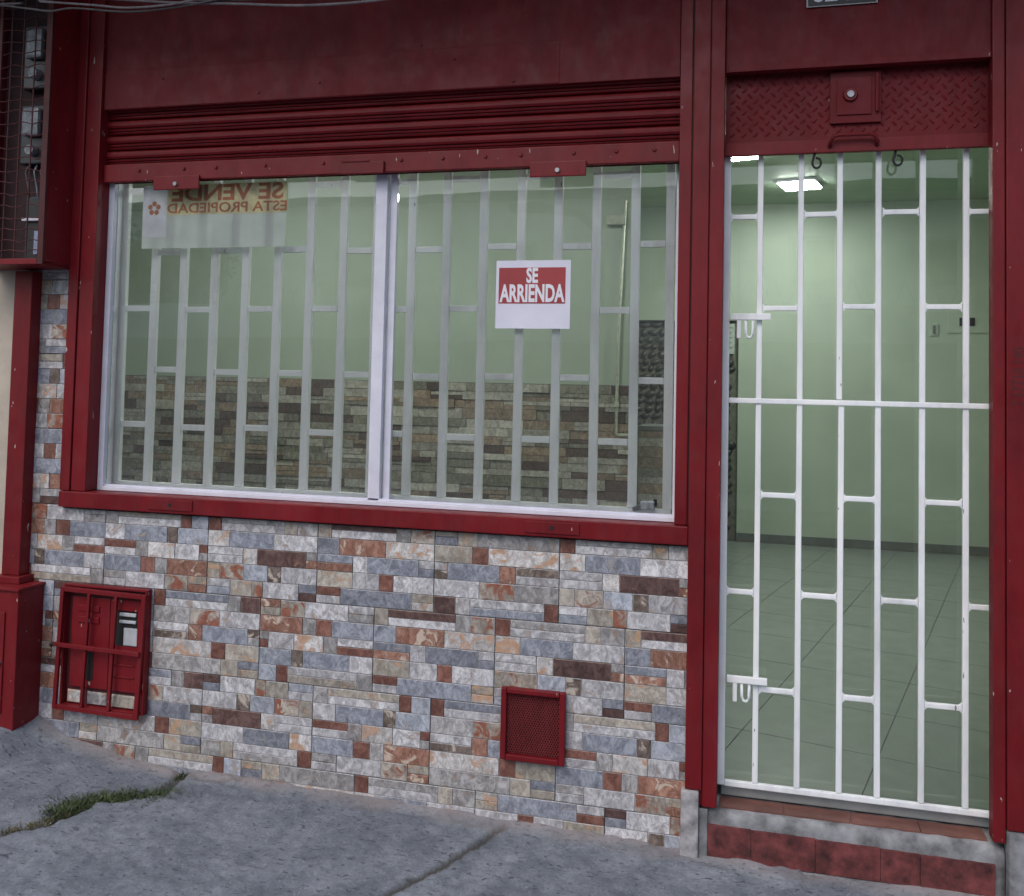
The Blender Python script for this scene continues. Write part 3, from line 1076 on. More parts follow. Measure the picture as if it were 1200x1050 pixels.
for i, x in enumerate(xs_[:-1]):
    if i == 0:
        flat(x - .014, x + .009, 0.118, 2.30, 'stile', 0.068, 0.098)
    elif i == 3:
        flat(x - rT, x + rT, 1.4035, 2.28, 'bar', lean=-.002)
        flat(x + .006 - rT, x + .006 + rT, 0.134, 1.3825, 'bar', lean=.001)
    else:
        flat(x - rT, x + rT, 0.134, 2.28, 'bar', lean=random.uniform(-.002, .002))
flat(0.5565, 1.383, 1.384, 1.402, 'middle_rail', 0.0650, 0.0708)
flat(0.5565, 1.383, 0.1145, 0.1335, 'bottom_rail')
for i in range(7):
    a, b = xs_[i], min(xs_[i + 1], 1.383)
    xa_, xb_ = a + rT + .0003, (b - rT - .0003 if i < 6 else b)
    if i == 2:
        pass
    zs = (2.019, 0.758) if i % 2 == 0 else (1.708, 1.080, 0.442)
    for z in zs:
        z += random.uniform(-.003, .003)
        low = z < 1.39
        x0_ = xa_ + (.006 if (i == 3 and low) else 0)
        x1_ = xb_ + (.006 if (i == 2 and low) else 0)
        rg_ = flat(x0_, x1_, z - .0085, z + .0085, 'rung', 0.0722, 0.0858)
        w = G()
        for (px_, sx_) in (((x0_, 1), (x1_, -1)) if i < 6 else ((x0_, 1),)):
            for sz_ in (1, -1):
                f_ = fillet(px_, z + sz_ * .0085, sx_, sz_)
                o = len(w.v)
                w.v += f_.v
                w.f += [tuple(o + t for t in f) for f in f_.f]
        stuff(w.build('weld_beads', M_white, rg_))
for z in (1.674, 0.470):
    bl = G().quadbox(0.561, 0.690, 0.052, 0.066, z - .010, z + .012).build('slide_bolt', M_white, dg, bevel=0.002)
    G().quadbox(0.580, 0.594, 0.054, 0.066, z - .072, z - .0105).build('bolt_handle', M_white, bl, bevel=0.003)
    G().tube([(0.609, .060, z - .012), (0.609, .060, z - .055), (0.614, .060, z - .066), (0.621, .060, z - .070), (0.628, .060, z - .066), (0.633, .060, z - .055), (0.633, .060, z - .012)], 0.0048, 8).build('staple', M_white, bl, smooth=True)

dp = thing('glass_door', 'clear glass door panel with a low aluminium rail behind the white grille', 'door', (0.95, 0.11, 0.07))
G().quadbox(0.545, 1.385, 0.100, 0.135, 0.074, 0.108).build('bottom_rail', M_alu2, dp, bevel=0.004)
G().quadbox(0.532, 1.3855, 0.116, 0.120, 0.1085, 2.50).build('glass', M_glassd, dp)

st = thing('door_step', 'worn cement doorstep with a red painted front below the door grille', 'step', (0.93, 0, -0.09))
bm = bmesh.new()
nseg = 60
prof = [(0.12, -0.2), (-0.010, -0.2), (-0.010, 0.035), (-0.008, 0.050), (0.0, 0.060), (0.012, 0.064), (0.12, 0.066)]
rows_ = []
for i in range(nseg + 1):
    x = 0.484 + (1.384 - 0.484) * i / nseg
    n_ = 0.0045 * noise.noise(Vector((x * 22, 0, 2)))
    rows_.append([bm.verts.new((x, y + (n_ if -0.1 < z < .07 and y < .02 else 0), z + (n_ if z > 0 else 0))) for y, z in prof])
for a, b in zip(rows_, rows_[1:]):
    for k in range(len(prof) - 1):
        bm.faces.new((a[k], b[k], b[k + 1], a[k + 1]))
bm.faces.new(rows_[0])
bm.faces.new(rows_[-1][::-1])
bmesh.ops.recalc_face_normals(bm, faces=bm.faces)
me = bpy.data.meshes.new('cement_body')
bm.to_mesh(me)
bm.free()
for p in me.polygons:
    p.use_smooth = True
me.materials.append(M_cement)
o = bpy.data.objects.new('cement_body', me)
COL.objects.link(o)
o.parent = st
o.matrix_parent_inverse = st.matrix_world.inverted()
xj = [0.507, 0.643, 0.84, 1.032, 1.146, 1.357]
for a, b in zip(xj, xj[1:]):
    G().quadbox(a + .0006, b - .0006, -0.018, -0.004, -0.083, 0.022 - 0.012 * (a - .5)).build('red_riser_tile', M_brick, st, bevel=0.0012)
for a, b in ((0.54, 0.745), (0.745, 0.95), (0.95, 1.155), (1.155, 1.345)):
    G().quadbox(a + .001, b - .001, 0.022, 0.099, 0.060, 0.0705).build('tread_tile', M_tread, st, bevel=0.002)
box('lower_ledge', (0.500, 1.365, -0.022, -0.002, -0.16, -0.086), M_cement, st, bevel=0.006)

cp = tag(G().quadbox(0.421, 0.478, -0.040, 0.03, -0.16, 0.128).build('cement_pier', simple('pale_cement', (0.38, 0.37, 0.38), 0.9, 0, 22, 0.3, 0.8, 70), bevel=0.006), 'narrow rough cement stub under the red pillar, left of the doorstep', 'pier')
cp2 = tag(G().quadbox(1.387, 1.62, -0.045, 0.03, -0.16, 0.121).build('cement_pier', M_cement, bevel=0.008), 'rough cement base under the red post at the right edge', 'pier')
cp3 = G().quadbox(0.4785, 0.5065, -0.020, -0.0105, -0.16, 0.070).build('side_patch', M_cement, st, bevel=0.003)

# number plate
npl = thing('number_plate', 'black house number plate with a pale rim above the door', 'sign', (0.9, -0.01, 2.72))
G().quadbox(0.792, 1.012, -0.0145, -0.011, 2.690, 2.84).build('rim', simple('plate_rim', (0.55, 0.53, 0.55), 0.5), npl, bevel=0.001)
G().quadbox(0.797, 1.007, -0.0172, -0.0148, 2.6935, 2.835).build('plate', simple('plate_black', (0.012, 0.013, 0.014), 0.4), npl)
text_obj('digits', '62-20', 0.095, M_letter, npl, T(0.902, -0.0178, 2.706), sx=0.85, offset=0.002, depth=0.0003)
npl.rotation_euler = (0, 0, 0)

# ------------------------------------------------------------------ left side: neighbour wall, slim post, pedestal, meter cage
nb = tag(G().quadbox(-9.0, -2.1515, 0.000, 0.2, -0.3, 3.13).build('neighbour_wall', M_cream), 'cream plastered wall of the neighbouring house at the left edge', 'wall')
nb.location.y = 0.0
po = tag(G().quadbox(-2.222, -2.140, -0.060, -0.002, 0.640, 1.84).build('slim_post', M_redw, bevel=0.004), 'slim red post standing on the red box at the far left', 'post')
pe = thing('pedestal_box', 'red steel cabinet box at the foot of the slim red post', 'box', (-2.2, -0.07, 0.05))
G().quadbox(-2.42, -2.066, -0.140, -0.003, 0.03, 0.600).build('body', M_redw, pe, bevel=0.004)
G().quadbox(-2.43, -2.060, -0.148, -0.003, 0.601, 0.612).build('lid', M_redw, pe, bevel=0.002)
G().quadbox(-2.24, -2.118, -0.082, -0.003, 0.6125, 0.6395).build('post_foot', M_redw, pe, bevel=0.003)
dd = G().quadbox(-2.38, -2.120, -0.146, -0.1405, 0.14, 0.52).build('door', M_redw, pe, bevel=0.002)
G().quadbox(-2.35, -2.150, -0.1475, -0.1462, 0.21, 0.48).build('mesh_screen', M_mesh, dd)
G().tube([(-2.135, -0.1462, 0.33), (-2.135, -0.160, 0.33)], [0.010, 0.008], 10).build('lock', M_steel, dd)

cg = thing('meter_cage', 'tall red caged cabinet holding electricity meters at the top left corner', 'cabinet', (-2.1, -0.08, 1.86))
G().quadbox(-2.000, -1.992, -0.168, -0.032, 1.862, 3.13).build('side_panel', M_redw, cg, bevel=0.001)
G().quadbox(-2.36, -2.0005, -0.168, -0.002, 1.850, 1.862).build('floor_panel', M_redw, cg, bevel=0.001)
G().quadbox(-2.3605, -2.352, -0.168, -0.002, 1.8625, 3.13).build('side_panel', M_redw, cg, bevel=0.001)
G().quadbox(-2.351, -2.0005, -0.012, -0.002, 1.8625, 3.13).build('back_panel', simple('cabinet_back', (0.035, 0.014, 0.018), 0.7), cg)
G().quadbox(-2.018, -1.992, -0.180, -0.1685, 1.850, 3.13).build('front_frame', M_cage, cg, bevel=0.002)
G().quadbox(-2.36, -2.0185, -0.180, -0.1685, 1.850, 1.872).build('front_frame', M_red, cg, bevel=0.002)
G().quadbox(-2.236, -2.222, -0.180, -0.1685, 1.8725, 3.13).build('front_frame', M_cage, cg, bevel=0.002)
z = 1.90
while z < 3.0:
    pts = []
    zj = z + random.uniform(-.004, .004)
    for k in range(9):
        x = -2.23 + k * 0.0265
        pts.append((x, -0.176 + random.uniform(-.002, .002), zj + random.uniform(-.003, .003) + 0.004 * math.sin(k * 1.3 + z * 9)))
    G().tube(pts, 0.0021, 5).build('cross_wire', M_cage, cg)
    z += 0.0455 + random.uniform(-.004, .004)
for x in (-2.182, -2.128, -2.072):
    G().tube([(x + random.uniform(-.004, .004), -0.1735, 1.87), (x, -0.1735, 2.4), (x + random.uniform(-.004, .004), -0.1735, 3.05)], 0.003, 6).build('upright_wire', M_cage, cg)

md = simple('meter_black', (0.03, 0.03, 0.033), 0.3)


def meter(z0, h, lbl):
    t = thing('electricity_meter', lbl, 'meter', (-2.16, -0.05, z0), group='electricity meters in the cage')
    G().quadbox(-2.232, -2.098, -0.055, -0.013, z0, z0 + h).build('case', md, t, bevel=0.006)
    G().quadbox(-2.205, -2.125, -0.085, -0.0555, z0 + h * .45, z0 + h * .92).build('window', M_meterp, t, bevel=0.012)
    G().tube([(-2.165, -0.0555, z0 + h * .22), (-2.165, -0.082, z0 + h * .22)], [0.024, 0.020], 14).build('dial', M_meterp, t)


meter(2.575, 0.26, 'upper electricity meter behind the wire mesh of the red cage')
meter(2.27, 0.24, 'middle electricity meter behind the wire mesh of the red cage')
bk = thing('breaker_box', 'small breaker with a white bar low inside the red meter cage', 'breaker', (-2.14, -0.04, 1.88))
G().quadbox(-2.20, -2.10, -0.045, -0.013, 1.885, 2.14).build('case', md, bk, bevel=0.004)
G().quadbox(-2.200, -2.112, -0.064, -0.0455, 2.040, 2.053).build('white_bar', M_letter, bk, bevel=0.002)
G().quadbox(-2.142, -2.108, -0.060, -0.0455, 1.905, 2.000).build('blue_label', simple('label_blue_white', (0.35, 0.42, 0.6), 0.4, 0, 60, 0.3), bk, bevel=0.003)
for i, x in enumerate((-2.19, -2.15, -2.12)):
    c_ = G().tube([(x, -0.03, 2.10), (x + .01, -0.055, 2.17), (x - .012, -0.05, 2.24), (x, -0.03, 2.30)], 0.004, 6).build('wire', M_meterp if i == 1 else M_cable, bk, smooth=True)

# overhead cables along the fascia
cab = [
    ([(-5, 2.99), (-2.3, 2.850), (-2.174, 2.838), (-2.03, 2.812), (-1.94, 2.797), (-1.84, 2.800), (-1.60, 2.768), (-1.38, 2.772), (-1.20, 2.790), (-0.9, 2.83), (-0.3, 2.93), (1.8, 3.2)], -0.25, 'thin grey cable sagging lowest across the top left of the fascia'),
    ([(-5, 2.96), (-2.174, 2.856), (-1.98, 2.832), (-1.75, 2.800), (-1.60, 2.778), (-1.42, 2.776), (-1.28, 2.792), (-1.1, 2.815), (-0.7, 2.87), (1.8, 3.1)], -0.262, 'grey cable crossing behind the lowest one at the top left'),
    ([(-5, 3.0), (-2.1, 2.870), (-1.75, 2.835), (-1.45, 2.795), (-1.15, 2.765), (-0.93, 2.742), (-0.72, 2.735), (-0.52, 2.742), (-0.36, 2.757), (0.1, 2.82), (1.8, 3.05)], -0.24, 'pale cable sagging across the fascia as far as mid window'),
    ([(-5, 3.05), (-2.0, 2.905), (-1.62, 2.845), (-1.36, 2.80), (-1.24, 2.787), (-1.0, 2.78), (-0.7, 2.81), (1.8, 3.1)], -0.235, 'uppermost thin cable at the top left corner'),
]


def smooth_pts(p, n=8):
    out = []
    for i in range(len(p) - 1):
        p0 = p[max(0, i - 1)]
        p1, p2 = p[i], p[i + 1]
        p3 = p[min(len(p) - 1, i + 2)]
        for k in range(n):
            t = k / n
            out.append(tuple(0.5 * ((2 * b) + (-a + c) * t + (2 * a - 5 * b + 4 * c - d) * t * t + (-a + 3 * b - 3 * c + d) * t ** 3) for a, b, c, d in zip(p0, p1, p2, p3)))
    out.append(p[-1])
    return out


M_cab2 = simple('pale_cable', (0.24, 0.21, 0.22), 0.6, 0, 30, 0.2)
for i, (pts, y, lbl) in enumerate(cab):
    c_ = G().tube([(x, y, z) for x, z in smooth_pts(pts)], 0.0042 if i != 2 else 0.0048, 7).build('cable', M_cab2 if i in (1, 2) else M_cable, smooth=True)
    tag(c_, lbl, 'cable', 'cables strung across the top of the shop front')

# ------------------------------------------------------------------ gas meter box
gm = thing('gas_meter_box', 'red gas meter box with bent bars set low in the tiled wall', 'meter box', (-1.79, 0, 0.14))
x0, x1, z0, z1 = -1.975, -1.605, 0.140, 0.608
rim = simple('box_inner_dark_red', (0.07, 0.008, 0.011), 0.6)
# open tray: four sides and a back
G().quadbox(x0, x0 + .008, -0.036, -0.0065, z0, z1).build('tray_side', M_redw, gm, bevel=0.001)
G().quadbox(x1 - .008, x1, -0.036, -0.0065, z0, z1).build('tray_side', M_redw, gm, bevel=0.001)
G().quadbox(x0 + .0085, x1 - .0085, -0.036, -0.0065, z1 - .008, z1).build('tray_side', M_redw, gm, bevel=0.001)
G().quadbox(x0 + .0085, x1 - .0085, -0.036, -0.0065, z0, z0 + .008).build('tray_side', M_redw, gm, bevel=0.001)
# door leaf: left door, right door with a window, each with raised louvres
zd0, zd1 = 0.215, 0.560
lf = G().quadbox(-1.945, -1.775, -0.022, -0.014, zd0, zd1)
lf.build('left_door', M_red, gm, bevel=0.002)
g = G()
g.quadbox(-1.772, -1.628, -0.022, -0.014, zd0, 0.385)
g.quadbox(-1.772, -1.762, -0.022, -0.014, 0.3855, 0.520)
g.quadbox(-1.652, -1.628, -0.022, -0.014, 0.3855, 0.520)
g.quadbox(-1.772, -1.628, -0.022, -0.014, 0.5205, zd1)
g.build('right_door', M_red, gm)
G().quadbox(-1.770, -1.640, -0.0125, -0.0075, 0.38, 0.53).build('meter_recess', M_dark, gm)
mt_ = G().quadbox(-1.715, -1.655, -0.0185, -0.0128, 0.388, 0.455).build('gas_meter', M_glasswhite, gm, bevel=0.004)
G().quadbox(-1.735, -1.662, -0.020, -0.0128, 0.472, 0.484).build('meter_pipe', M_glasswhite, gm, bevel=0.003)
G().quadbox(-1.735, -1.662, -0.020, -0.0128, 0.498, 0.512).build('meter_pipe', M_glasswhite, gm, bevel=0.003)
for lx in (-1.915, -1.860):
    for lz in (0.462, 0.505):
        G().quadbox(lx, lx + .040, -0.0265, -0.0223, lz, lz + .026).build('louvre', M_red, gm, bevel=0.003)
for lz in (0.268, 0.312):
    G().quadbox(-1.765, -1.690 + .03, -0.0265, -0.0223, lz, lz + .006).build('louvre', M_red, gm, bevel=0.002)
G().quadbox(-1.868, -1.840, -0.0237, -0.0222, 0.245, 0.352).build('slot', M_dark, gm)
# rubble strip behind the bottom
for i, (a, b, m_) in enumerate(((-1.955, -1.885, 'M'), (-1.865, -1.780, 'G'), (-1.760, -1.640, 'T'))):
    G().quadbox(a, b, -0.020, -0.0115, 0.152, 0.200, 0.004).build('rubble', TM[m_], gm)
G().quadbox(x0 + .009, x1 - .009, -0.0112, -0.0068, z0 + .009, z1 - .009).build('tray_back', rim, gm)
# barred front, hanging slightly askew
bf = G()
yy0, yy1 = -0.050, -0.0375
bf_parts = [(-1.984, -1.968, z0 - .012, z1 - .012), (-1.624, -1.606, z0 - .012, z1 - .012), (-1.9675, -1.6245, z1 - .030, z1 - .012), (-1.9675, -1.6245, z0 - .012, z0 + .006), (-1.862, -1.850, z0 + .0065, z1 - .0305), (-1.742, -1.730, z0 + .0065, z1 - .0305)]
th = math.radians(-1.0)
cx, cz = -1.79, 0.37


def skew(q):
    q.v = [(cx + (a - cx) * math.cos(th) - (c - cz) * math.sin(th) - 0.018 * (0.6 - c), b, cz + (a - cx) * math.sin(th) + (c - cz) * math.cos(th)) for a, b, c in q.v]
    return q


names = ['frame_bar'] * 4 + ['upright_bar'] * 2
for nm, (a, b, c, d) in zip(names, bf_parts):
    skew(G().quadbox(a, b, yy0, yy1, c, d)).build(nm, M_redw, gm, bevel=0.002)
skew(G().quadbox(-1.990, -1.612, yy0 - .011, yy0 - .0005, 0.368, 0.384)).build('cross_bar', M_redw, gm, bevel=0.002)
G().tube([(-2.015, -0.045, 0.372), (-1.99, -0.050, 0.380), (-1.975, -0.056, 0.378)], [0.009, 0.007, 0.007], 8).build('padlock_stub', M_dark, gm)

for o in gm.children:
    o.location.x += 0.025
    o.location.z += 0.012

# ------------------------------------------------------------------ vent grille
vt = thing('vent_grille', 'square dark red perforated ventilation grille low in the tiled wall', 'vent', (-0.08, 0, 0.15))
a, b, c, d = -0.190, 0.034, 0.152, 0.394
for q in ((a, a + .020, c, d), (b - .020, b, c, d), (a + .0205, b - .0205, d - .018, d), (a + .0205, b - .0205, c, c + .020)):
    G().quadbox(q[0], q[1], -0.030, -0.0065, q[2], q[3]).build('frame_bar', M_red, vt, bevel=0.004)
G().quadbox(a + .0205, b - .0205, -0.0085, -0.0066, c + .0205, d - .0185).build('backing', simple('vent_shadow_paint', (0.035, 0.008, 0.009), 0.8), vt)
g = G()
X0, X1, Z0, Z1 = a + .0205, b - .0205, c + .0205, d - .0185
nxh, nzh = 21, 26
px, pz = (X1 - X0) / nxh, (Z1 - Z0) / nzh
for j in range(nzh):
    for i in range(nxh + (j % 2)):
        x = X0 + (i + (0.5 if j % 2 == 0 else 0.0)) * px
        z = Z0 + (j + 0.5) * pz
        hw, hh = px * .5, pz * 1.0
        # ring of one diamond opening
        o = len(g.v)
        for (u, v_) in ((-1, 0), (0, -1), (1, 0), (0, 1)):
            g.v.append((min(X1, max(X0, x + u * hw)), -0.016, min(Z1, max(Z0, z + v_ * hh))))
        for (u, v_) in ((-1, 0), (0, -1), (1, 0), (0, 1)):
            g.v.append((min(X1, max(X0, x + u * hw * .62)), -0.0125, min(Z1, max(Z0, z + v_ * hh * .60))))
        for k in range(4):
            k2 = (k + 1) % 4
            g.f.append((o + k, o + k2, o + 4 + k2, o + 4 + k))
g.build('mesh_panel', M_mesh, vt)

# ------------------------------------------------------------------ interior
FZ = 0.10
room = (-4.8, 3.1, 0.165, 5.40)
box('interior_subfloor', (-4.9, 3.2, 0.13, 5.5, -0.1, FZ - 0.004), simple('floor_joint', (0.135, 0.145, 0.135), 0.8)).update_tag()
isf = bpy.data.objects['interior_subfloor']
isf.name = 'interior_floor'
struct(isf)


def clip(poly, axis, val, keep_less):
    out = []
    for i in range(len(poly)):
        p, q = poly[i], poly[(i + 1) % len(poly)]
        ip = (p[axis] <= val) == keep_less or p[axis] == val
        iq = (q[axis] <= val) == keep_less or q[axis] == val
        if ip:
            out.append(p)
        if ip != iq:
            t = (val - p[axis]) / (q[axis] - p[axis])
            out.append((p[0] + (q[0] - p[0]) * t, p[1] + (q[1] - p[1]) * t))
    return out


ang = math.radians(-15)
ca, sa = math.cos(ang), math.sin(ang)
TS = 0.5
for i in range(-14, 14):
    for j in range(-10, 14):
        u0, u1 = i * TS + .002, (i + 1) * TS - .002
        v0, v1 = j * TS + .002, (j + 1) * TS - .002
        ox, oy = 0.613, 0.664
        poly = [(ox + u * ca - v_ * sa, oy + u * sa + v_ * ca) for u, v_ in ((u0, v0), (u1, v0), (u1, v1), (u0, v1))]
        for ax, val, less in ((0, room[0], False), (0, room[1], True), (1, room[2], False), (1, room[3] - .02, True)):
            if poly:
                poly = clip(poly, ax, val, less)
        if len(poly) < 3:
            continue
        xm = sum(p[0] for p in poly) / len(poly)
        ym = sum(p[1] for p in poly) / len(poly)
        if xm < -0.2 and (ym > 3.2 or xm < -1.0):
            if ym > 3.3:
                continue
        G().poly([(x, y, FZ + 0.0) for x, y in poly], 0.0035).build('floor_tile', M_floor, isf)

gap = dict(
    back_wall=(0.545, 3.3, 5.40, 5.55, FZ - .1, 3.3),
)
struct(box('interior_back_wall', gap['back_wall'], M_green))
struct(box('interior_side_wall', (-0.70, -0.6005, 3.3505, 5.46, FZ - .1, 3.10), M_green))
struct(box('interior_back_wall', (-0.70, 0.5445, 5.46, 5.60, FZ - .1, 3.3), M_mortar))
struct(box('interior_back_wall', (-0.6, 0.5445, 5.402, 5.4595, 2.06, 3.1), M_green))
struct(box('interior_ceiling', (-4.9, 3.3, 0.1605, 5.6, 3.10, 3.25), M_ceil))
struct(box('interior_side_wall', (3.1, 3.3, 0.17, 5.40, FZ - .1, 3.10), M_green))
struct(box('interior_side_wall', (-5.0, -4.8, 0.17, 3.2, FZ - .1, 3.10), M_green))
box('skirting', (0.5455, 3.0995, 5.385, 5.3995, FZ + .001, FZ + .075), M_base, isf)
# closed front wall of the room beside and above the openings
struct(box('front_wall', (-5.0, -2.325, 0.21, 0.35, -0.1, 3.10), M_green))
struct(box('front_wall', (1.605, 3.3, 0.06, 0.17, -0.3, 3.13), M_green))
struct(box('front_wall', (-1.955, 1.60, 0.085, 0.16, 2.505, 3.13), M_green))
struct(box('front_wall', (1.386, 1.604, 0.0305, 0.17, -0.3, 2.504), M_green))
struct(box('front_wall', (0.43, 0.53, 0.0905, 0.16, 0.905, 2.50), M_green))
struct(box('upper_floor', (-9, 8, -0.78, 0.4, 3.14, 3.60), M_cement))
struct(box('upper_floor', (-9, 8, -0.02, 6.0, 3.6005, 6.5), M_cream))
struct(box('upper_floor', (1.61, 8.0, -0.01, 0.055, -0.3, 3.13), M_cream))

# stone faced inner wall seen through the window
iw = thing('inner_tiled_wall', 'brown and grey stone tiled half wall with green paint above, seen through the window', 'wall', (-2.0, 3.2, FZ))
box('wall_core', (-4.8, -0.14, 3.212, 3.35, FZ - .05, 3.09), M_green, iw)
box('tile_bed', (-4.799, -0.13, 3.204, 3.2115, FZ, 1.447), M_groutd, iw)
ip = []
zr = 1.444
row = 0
while zr > FZ + 0.02:
    hgt = random.choice((0.045, 0.06, 0.06, 0.075))
    if zr - hgt < FZ:
        hgt = zr - FZ
    x = -4.79 + random.uniform(-.2, 0)
    while x < -0.128:
        w_ = random.choice((0.12, 0.18, 0.24, 0.30, 0.36, 0.44))
        xa, xb = max(x, -4.795), min(x + w_, -0.127)
        if xb - xa > 0.02:
            k = random.choices('abcde', (4, 3, 2.0, 3, 3))[0]
            if random.random() < 0.25:
                ip.append((xa, xb, zr - hgt / 2, zr, k, 0))
                ip.append((xa, xb, zr - hgt, zr - hgt / 2, random.choice('abcde'), 0))
            else:
                ip.append((xa, xb, zr - hgt, zr, k, 0))
        x += w_
    zr -= hgt
cnt = 0
vis = [p for p in ip if p[2] > 0.56 and p[1] > -4.15]
vis.sort(key=lambda p: -(p[1] - p[0]) * (p[3] - p[2]))
keep = set(id(p) for p in vis[:270])
rest = {}
for p in ip:
    xa, xb, za, zb, k, _ = p
    y0 = 3.203 - random.uniform(0.006, 0.022)
    q = G() if id(p) in keep else rest.setdefault(k, G())
    q.quadbox(xa + .001, xb - .001, y0, 3.2038, za + .001, zb - .001, 0.002)
    if id(p) in keep:
        q.build('stone_tile', IM[k], iw)
for k, q in rest.items():
    stuff(q.build('small_stone_tiles', IM[k], iw))
tc = thing('tiled_counter', 'low counter faced with pale brown tiles at the right end of the window view', 'counter', (0.1, 3.7, FZ))
box('core', (-0.125, 0.36, 3.512, 4.0, FZ, 1.135), M_mortar, tc)
box('worktop', (-0.13, 0.37, 3.490, 4.01, 1.1355, 1.165), M_base, tc)
zr = 1.133
while zr > 0.45:
    hgt = random.choice((0.05, 0.062, 0.075))
    x = -0.124
    while x < 0.355:
        xb = min(x + random.choice((0.2, 0.3, 0.4)), 0.359)
        if xb - x > 0.01:
            G().quadbox(x + .001, xb - .001, 3.498 + random.uniform(0, .006), 3.5118, zr - hgt + .001, zr - .001, 0.002).build('stone_tile', IM[random.choice('abdeb')], tc)
        x = xb
    zr -= hgt

cn = thing('conduit', 'thin pale conduit pipe running down the inner green wall to a bend', 'pipe', (-0.24, 3.17, 1.11))
M_cond = simple('pale_conduit', (0.50, 0.52, 0.42), 0.5)
G().tube([(-0.205, 3.19, 2.72), (-0.238, 3.17, 1.75), (-0.240, 3.168, 1.125), (-0.232, 3.168, 1.112), (-0.14, 3.168, 1.110)], 0.011, 8).build('pipe', M_cond, cn, smooth=True)
G().quadbox(-0.256, -0.224, 3.150, 3.172, 1.30, 1.335).build('clamp', M_cond, cn, bevel=0.003)
G().quadbox(-0.33, -0.20, 3.16, 3.205, 2.55, 2.62).build('junction_box', M_cond, cn, bevel=0.006)

# river stone strip on the back wall
sw = thing('river_stone_wall', 'dark rounded river stones cladding the back wall of the alcove between window and door', 'wall', (0.2, 5.45, FZ))
box('mortar_bed', (-0.599, 0.543, 5.440, 5.4595, FZ, 2.05), M_mortar, sw)
cnt = 0
z = FZ + 0.05
while z < 2.03:
    hh = random.uniform(0.055, 0.085)
    x = -0.59 + random.uniform(0, .05)
    while x < 0.53:
        ww = random.uniform(0.06, 0.12)
        cx_, cz_ = x + ww / 2, z
        if cx_ + ww / 2 < 0.54 and cnt < 292 and (cx_ > 0.34 or (z > 1.05 and -0.45 < cx_ < 0.08)):
            g = G()
            n_ = 9
            ph = random.uniform(0, 6)
            ringo, ringi = [], []
            for k in range(n_):
                t = 2 * math.pi * k / n_
                rr = 1 + 0.16 * math.sin(2 * t + ph) + random.uniform(-.08, .08)
                ringo.append((cx_ + ww * .47 * rr * math.cos(t), 5.4395, cz_ + hh * .47 * rr * math.sin(t)))
                ringi.append((cx_ + ww * .36 * rr * math.cos(t), 5.424, cz_ + hh * .36 * rr * math.sin(t)))
            g.v = ringo + ringi + [(cx_, 5.417, cz_)]
            for k in range(n_):
                k2 = (k + 1) % n_
                g.f += [(k, k2, n_ + k2, n_ + k), (n_ + k, n_ + k2, 2 * n_)]
            g.build('stone', M_slate, sw, smooth=True)
            cnt += 1
        x += ww * 0.98
    z += hh * 0.97
nt_ = thing('wall_notice', 'white paper notice pinned on the dark stone strip behind the door grille', 'notice', (0.46, 5.4, 1.75))
G().quadbox(0.40, 0.510, 5.408, 5.4125, 1.76, 2.03).build('sheet', simple('notice_paper', (0.42, 0.48, 0.42), 0.6), nt_)
for k in range(5):
    G().quadbox(0.415, 0.495 - 0.01 * (k % 2), 5.4065, 5.4078, 1.99 - k * .045, 1.998 - k * .045).build('text_line', M_base, nt_)

ls = thing('light_switch', 'pale light switch on the green back wall', 'switch', (2.16, 5.39, 1.99))
G().quadbox(2.125, 2.195, 5.388, 5.3995, 1.935, 2.045).build('plate', simple('switch_plate', (0.44, 0.50, 0.40), 0.4), ls, bevel=0.003)
G().quadbox(2.150, 2.172, 5.380, 5.3878, 1.955, 2.025).build('rocker', M_base, ls, bevel=0.002)
ob_ = thing('socket_box', 'green cover plate with a dark double socket right of the light switch', 'socket', (2.42, 5.39, 2.05))
G().quadbox(2.27, 2.60, 5.390, 5.3995, 1.96, 2.16).build('plate', M_green, ob_, bevel=0.003)
G().quadbox(2.36, 2.40, 5.384, 5.3898, 2.02, 2.09).build('socket', M_black, ob_, bevel=0.002)
G().quadbox(2.44, 2.48, 5.384, 5.3898, 2.02, 2.09).build('socket', M_black, ob_, bevel=0.002)

# ceiling lights; the three unseen ones are added to brighten the room
for i, (x, y, rz, lbl) in enumerate(((1.01, 4.51, -15, 'lit square ceiling light further back in the room, seen whole'), (0.53, 3.44, -15, 'lit ceiling light nearest the doorway, half cut off by the red shutter'),
                                     (-2.6, 1.9, 0, 'added unseen ceiling light brightening the left half of the room'), (-0.9, 1.7, 0, 'added unseen ceiling light brightening the middle of the window room'),
                                     (1.9, 2.0, 0, 'added unseen ceiling light brightening the right front of the room'))):
    t = thing('ceiling_light', lbl, 'light', (x, y, 3.08), group='lit square ceiling lights')
    cl = G().quadbox(x - .15, x + .15, y - .16, y + .16, 3.075, 3.098).build('frame', M_letter, t, bevel=0.004)
    df = G().quadbox(x - .137, x + .137, y - .148, y + .148, 3.066, 3.0745).build('diffuser', M_lamp, t)
    t.rotation_euler = (0, 0, math.radians(rz))

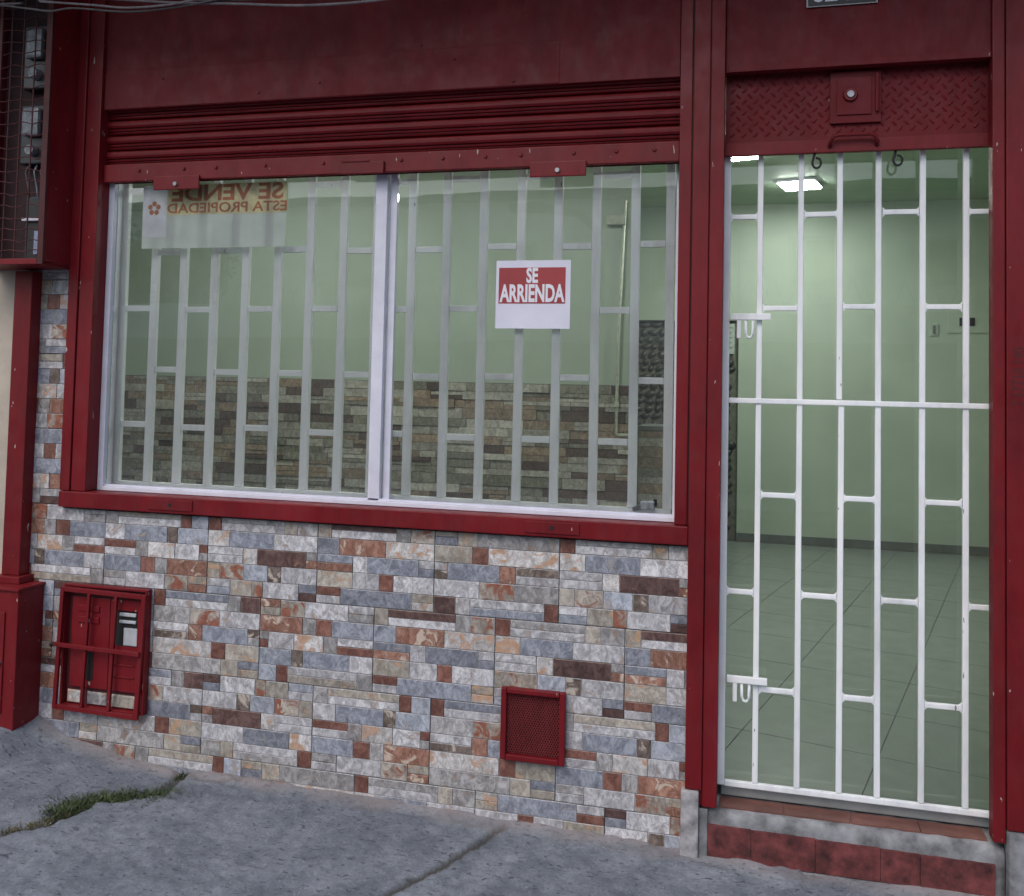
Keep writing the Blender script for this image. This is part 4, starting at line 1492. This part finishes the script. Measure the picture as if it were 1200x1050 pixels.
# ------------------------------------------------------------------ across the street (seen only as reflections in the glass)
M_wallo = simple('grey_boundary_render', (0.22, 0.22, 0.21), 0.85, 0, 2, 0.2)
M_band = simple('pale_boundary_coping', (0.60, 0.62, 0.60), 0.8, 0, 3, 0.1)
M_house = simple('pale_house_render', (0.84, 0.84, 0.83), 0.8, 0, 1.5, 0.08)
bw = thing('boundary_wall', 'long grey boundary wall with a pale band across the street', 'wall', (0, -11.1, 0))
box('wall_body', (-30, 30, -11.3, -11.05, -0.3, 2.15), M_wallo, bw)
box('pale_band', (-30, 30, -11.32, -11.03, 2.155, 2.75), M_band, bw)
g = G()
pts = []
for k in range(900):
    t = k * 0.35
    pts.append((-9 + k * 0.0205, -11.17 + 0.16 * math.cos(t), 2.93 + 0.17 * math.sin(t)))
g.tube(pts, 0.008, 4)
g.build('razor_coil', M_steel, bw)
hs = thing('opposite_house', 'pale plastered house behind the boundary wall across the street', 'building', (1, -15, 0))
box('wall', (-14.0, 9.5, -20.0, -15.2, -0.3, 5.25), M_house, hs)
for x in (-11.5, -8.0, -4.5, -1.2, 1.4, 3.8):
    f_ = box('window', (x, x + 0.9, -15.19, -15.12, 3.4, 4.4), M_alu2, hs)
    box('pane', (x + .08, x + .82, -15.115, -15.10, 3.48, 4.32), M_dark, f_)
box('roof', (-14.2, 9.7, -20.1, -14.9, 5.255, 5.4), M_asph, hs)
lm = thing('street_lamp', 'tall street lamp on the far pavement across the street', 'lamp', (-1.5, -10.2, -0.1))
G().tube([(-1.5, -10.2, -0.1), (-1.5, -10.2, 3.2), (-1.55, -10.1, 3.75), (-1.8, -9.9, 3.95), (-2.3, -9.7, 4.0)], [0.11, 0.09, 0.07, 0.055, 0.05], 10).build('pole', M_wallo, lm, smooth=True)
G().quadbox(-2.75, -2.25, -9.8, -9.6, 3.93, 4.05).build('lamp_head', M_wallo, lm, bevel=0.03)


def tree(x, y, h, r, lbl, seed):
    rnd = random.Random(seed)
    t = thing('street_tree', lbl, 'tree', (x, y, -0.2), group='trees across the street')
    q = G().tube([(x, y, -0.2), (x + .05, y, h * .4), (x - .1, y, h * .75)], [0.16, 0.12, 0.05], 8)
    for k in range(6):
        a = k * 1.05
        q.tube([(x, y, h * (.4 + .04 * k)), (x + math.cos(a) * r * .7, y + math.sin(a) * r * .7, h * (.62 + .05 * k))], [0.06, 0.02], 6)
    q.build('trunk', simple('bark', (0.09, 0.07, 0.055), 0.9), t)
    g = G()
    cl = [(x + rnd.gauss(0, r * .5), y + rnd.gauss(0, r * .5), h * .75 + rnd.gauss(0, r * .38), rnd.uniform(.25, .5) * r) for _ in range(26)]
    for _ in range(5200):
        c = rnd.choice(cl)
        d = Vector((rnd.gauss(0, 1), rnd.gauss(0, 1), rnd.gauss(0, 1))).normalized() * c[3] * rnd.random() ** .4
        p = Vector(c[:3]) + d
        u = Vector((rnd.gauss(0, 1), rnd.gauss(0, 1), rnd.gauss(0, 1))).normalized() * .07
        w_ = u.orthogonal().normalized() * .04
        o = len(g.v)
        g.v += [tuple(p - u), tuple(p + w_), tuple(p + u), tuple(p - w_)]
        g.f.append((o, o + 1, o + 2, o + 3))
    g.build('crown', simple('leaves', (0.05, 0.075, 0.03), 0.6), t)


tree(-10.6, -12.8, 4.6, 1.1, 'leafy street tree in front of the pale house across the street', 1)
tree(-14.2, -13.0, 5.6, 1.6, 'leafy street tree furthest left across the street', 2)
tree(7.4, -13.0, 5.0, 1.6, 'leafy street tree right of the pale house across the street', 3)
